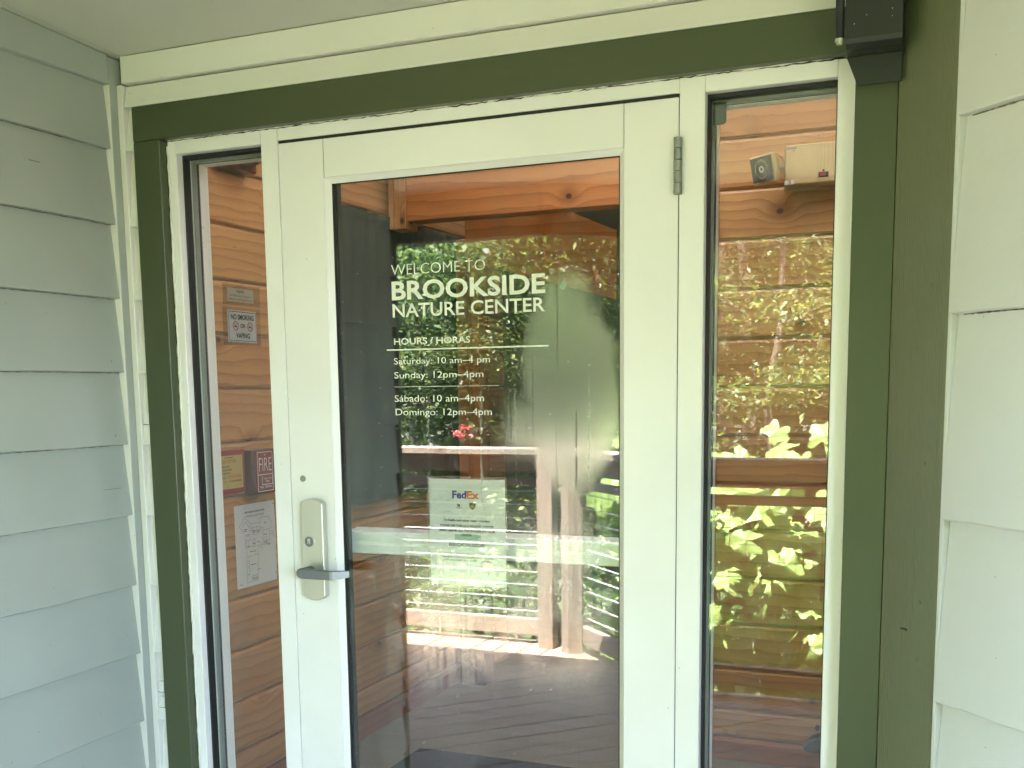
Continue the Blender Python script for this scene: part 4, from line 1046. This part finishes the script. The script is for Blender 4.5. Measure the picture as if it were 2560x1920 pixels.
def limb(parts, p, q, r0, r1): parts.append(cyl_vf(p, q, r0, r1, 8))
def tree_proto(seed, h, crown_r, nleaf, lsize, mat):
    r = random.Random(seed); parts = []
    p = Vector((0, 0, -.3)); rad = .11 * h / 6
    tips = []
    for i in range(6):
        q = p + Vector((r.uniform(-.12, .12), r.uniform(-.12, .12), h * .92 / 6)); limb(parts, p, q, rad, rad * .82)
        if i > 0:
            for _ in range(3):
                a = r.uniform(0, 6.28); l = crown_r * r.uniform(.5, 1); e = q + Vector((math.cos(a) * l, math.sin(a) * l, l * r.uniform(.1, .5))); limb(parts, q, e, rad * .4, .008); tips.append(e)
        p = q; rad *= .82
    V, F = join(parts)
    me_t = bpy.data.meshes.new('trunk'); me_t.from_pydata([tuple(v) for v in V], [], F); me_t.materials.append(M['bark'])
    VV, QQ = [], []; k = 0
    per = nleaf // len(tips)
    for j, e in enumerate(tips):
        v_, q_ = leaf_cloud(per, np.array(e), np.array((.75, .75, .5)) * crown_r * .55, lsize, seed * 100 + j, 5, .35)
        VV.append(v_); QQ.append(q_ + k); k += len(v_)
    return me_t, fast_mesh('crown', np.concatenate(VV), np.concatenate(QQ), mat)
PROTO = {'broadleaf': tree_proto(1, 6.5, 2.1, 30000, .062, 'leaf'), 'dark': tree_proto(2, 8, 2.2, 26000, .07, 'leaf_dark'), 'yellow': tree_proto(3, 5.5, 1.8, 30000, .055, 'leaf_yellow')}
TREES = [(-5.2, -6.6, 'broadleaf', .85, 'nearest bright green broadleaf tree beyond the railing'), (-3.4, -8.2, 'yellow', .9, 'yellow-green tree left of the porch post reflection'), (-7.6, -8.4, 'dark', .95, 'dark green tree at the left of the clearing'),
 (-1.5, -7.4, 'yellow', .8, 'small yellow-green tree reflected in the right sidelight'), (-.2, -8.5, 'broadleaf', .9, 'green tree behind the small yellow-green one'), (-5.8, -11.5, 'dark', 1.05, 'tall dark tree in the middle of the slope'),
 (-9.8, -12.0, 'broadleaf', 1.2, 'broad green tree far left on the slope'), (-2.6, -12.5, 'broadleaf', 1.1, 'green tree on the slope right of the tall dark tree'), (1.8, -7.6, 'dark', .9, 'dark tree to the right of the deck'), (1.0, -12.2, 'dark', 1.1, 'dark tree high on the right slope'),
 (-7.4, -16, 'yellow', 1.4, 'yellow-green tree high on the left slope'), (-4.0, -17, 'dark', 1.3, 'dark tree near the top of the slope'), (4.6, -10.5, 'broadleaf', 1.1, 'green tree at the far right beyond the deck'),
 (-.6, -17.5, 'yellow', 1.4, 'yellow-green tree at the top of the right slope'), (-10.9, -18.5, 'dark', 1.5, 'large dark tree at the top left of the slope'), (-17.5, -15, 'dark', 1.1, 'dark tree at the outer left edge of the woods')]
for i, (x, y, k, s, lab) in enumerate(TREES):
    t = thing('broadleaf_tree', lab, 'tree', (x, y, float(gz(x, y))), group='trees on the slope behind the deck')
    t.rotation_euler[2] = i * 1.7; t.scale = (s, s, s)
    for nm, me in zip(('trunk', 'crown'), PROTO[k]):
        o = bpy.data.objects.new(nm, me); COL.objects.link(o); o.parent = t
# shrubs close to the railings
def shrub_proto(seed, r_, n, ls, mat):
    v, q = leaf_cloud(n, np.array((0, 0, r_ * .6)), np.array((r_, r_, r_ * .8)), ls, seed, 16, .38)
    return fast_mesh('foliage', v, q, mat)
SP = [shrub_proto(11, .8, 5000, .075, 'leaf'), shrub_proto(12, .7, 4500, .065, 'leaf_yellow'), shrub_proto(13, .9, 5000, .08, 'leaf_dark')]
SH = []
rs = random.Random(5)
adj = ['low', 'round', 'loose', 'leggy', 'dense', 'spreading', 'small', 'wide', 'ragged', 'leaning', 'airy', 'bushy', 'flat-topped', 'tangled', 'upright', 'drooping', 'sparse', 'thick', 'tufted', 'open', 'squat', 'tall', 'uneven', 'domed', 'straggling']
cnt = [0, 0, 0]
for i in range(54):
    x = rs.uniform(-10, 2.5); y = -4.9 - rs.random() ** 1.4 * 9.5
    SH.append((x, y, rs.randrange(3), rs.uniform(.55, 1.35)))
spos = sorted(SH)
for i, (x, y, k, s) in enumerate(spos):
    cnt[k] += 1
    t = thing('shrub', '%s %s shrub growing on the slope behind the deck' % (adj[(cnt[k] - 1) % 25], ('green', 'yellow-green', 'dark green')[k]), 'shrub', (x, y, float(gz(x, y)) - .1), group='shrubs on the slope behind the deck')
    t.rotation_euler[2] = i * 2.1; t.scale = (s, s, s)
    o = bpy.data.objects.new('foliage', SP[k]); COL.objects.link(o); o.parent = t
# broad-leaved climbing plant right behind the nearest railing
bp = thing('broad_leaved_plant', 'sunlit broad lobed-leaf plant growing against the wire mesh railing', 'plant', (-.9, -3.2, -1.05))
def lobed_leaf():
    pts = []
    for i in range(28):
        a = 2 * math.pi * i / 28; r_ = .62 + .30 * abs(math.cos(2.5 * a)) ** 1.2 + (.10 if i % 2 else 0)
        if abs(a - math.pi) < .25: r_ *= .45
        pts.append((r_ * math.cos(a), r_ * .85 * math.sin(a)))
    V = [(0, 0, .04)] + [(x, y, -.22 * (x * x + y * y) + .06 * math.sin(5 * math.atan2(y, x))) for x, y in pts]
    F = [(0, 1 + i, 1 + (i + 1) % 28) for i in range(28)]
    me = bpy.data.meshes.new('leaf'); me.from_pydata(V, [], F); me.materials.append(M['leaf_big']); return me
LF = lobed_leaf(); stems = []
for i in range(270):
    x = rs.uniform(-1.85, .0); y = rs.uniform(-4.15, -3.5); z = rs.uniform(-.5, 1.0) if rs.random() < .95 else rs.uniform(1.0, 1.2)
    o = bpy.data.objects.new('leaf', LF); COL.objects.link(o); o.parent = bp
    sc_ = rs.uniform(.09, .17); o.scale = (sc_, sc_, sc_); o.location = Vector((x, y, z)) - ORG[bp]
    o.rotation_euler = (Matrix.Rotation(rs.uniform(-.5, .5), 3, 'Z') @ Matrix.Rotation(rs.uniform(-1.25, -.35), 3, 'X') @ Matrix.Rotation(rs.uniform(0, 6.28), 3, 'Z')).to_euler()
    if i % 9 == 0: stems.append(cyl_vf((x + rs.uniform(-.2, .2), y - .05, -1.05), (x, y, z), .008, .004, 6))
v, f = join(stems); obj('stem', v, f, 'leaf_dark', bp)
# flowers and ground cover
v, q = leaf_cloud(90, np.array((-2.72, -3.62, 1.20)), np.array((.04, .04, .035)), .022, 77, 3, .4)
fo = bpy.data.objects.new('pink_flowers', fast_mesh('pink_flowers', v, q, 'leaf_red')); COL.objects.link(fo); tag(fo, 'small pink-red flower head just above the top rail of the left railing', 'flowers')
v1, q1 = leaf_cloud(26000, np.array((-3, -7, -.75)), np.array((6.5, 4, .25)), .10, 78, 300, .12)
gc = bpy.data.objects.new('ground_cover', fast_mesh('ground_cover', v1, q1, 'leaf')); COL.objects.link(gc); tag(gc, 'low leafy ground cover below the deck', 'ground cover', kind='stuff')
v2, q2 = leaf_cloud(60000, np.array((-4, -27, 3.5)), np.array((24, 4, 5.0)), .42, 79, 260, .14)
fa = bpy.data.objects.new('far_woodland', fast_mesh('far_woodland', v2, q2, 'leaf_dark')); COL.objects.link(fa); tag(fa, 'far woodland closing the view at the top of the slope', 'woodland', kind='stuff')
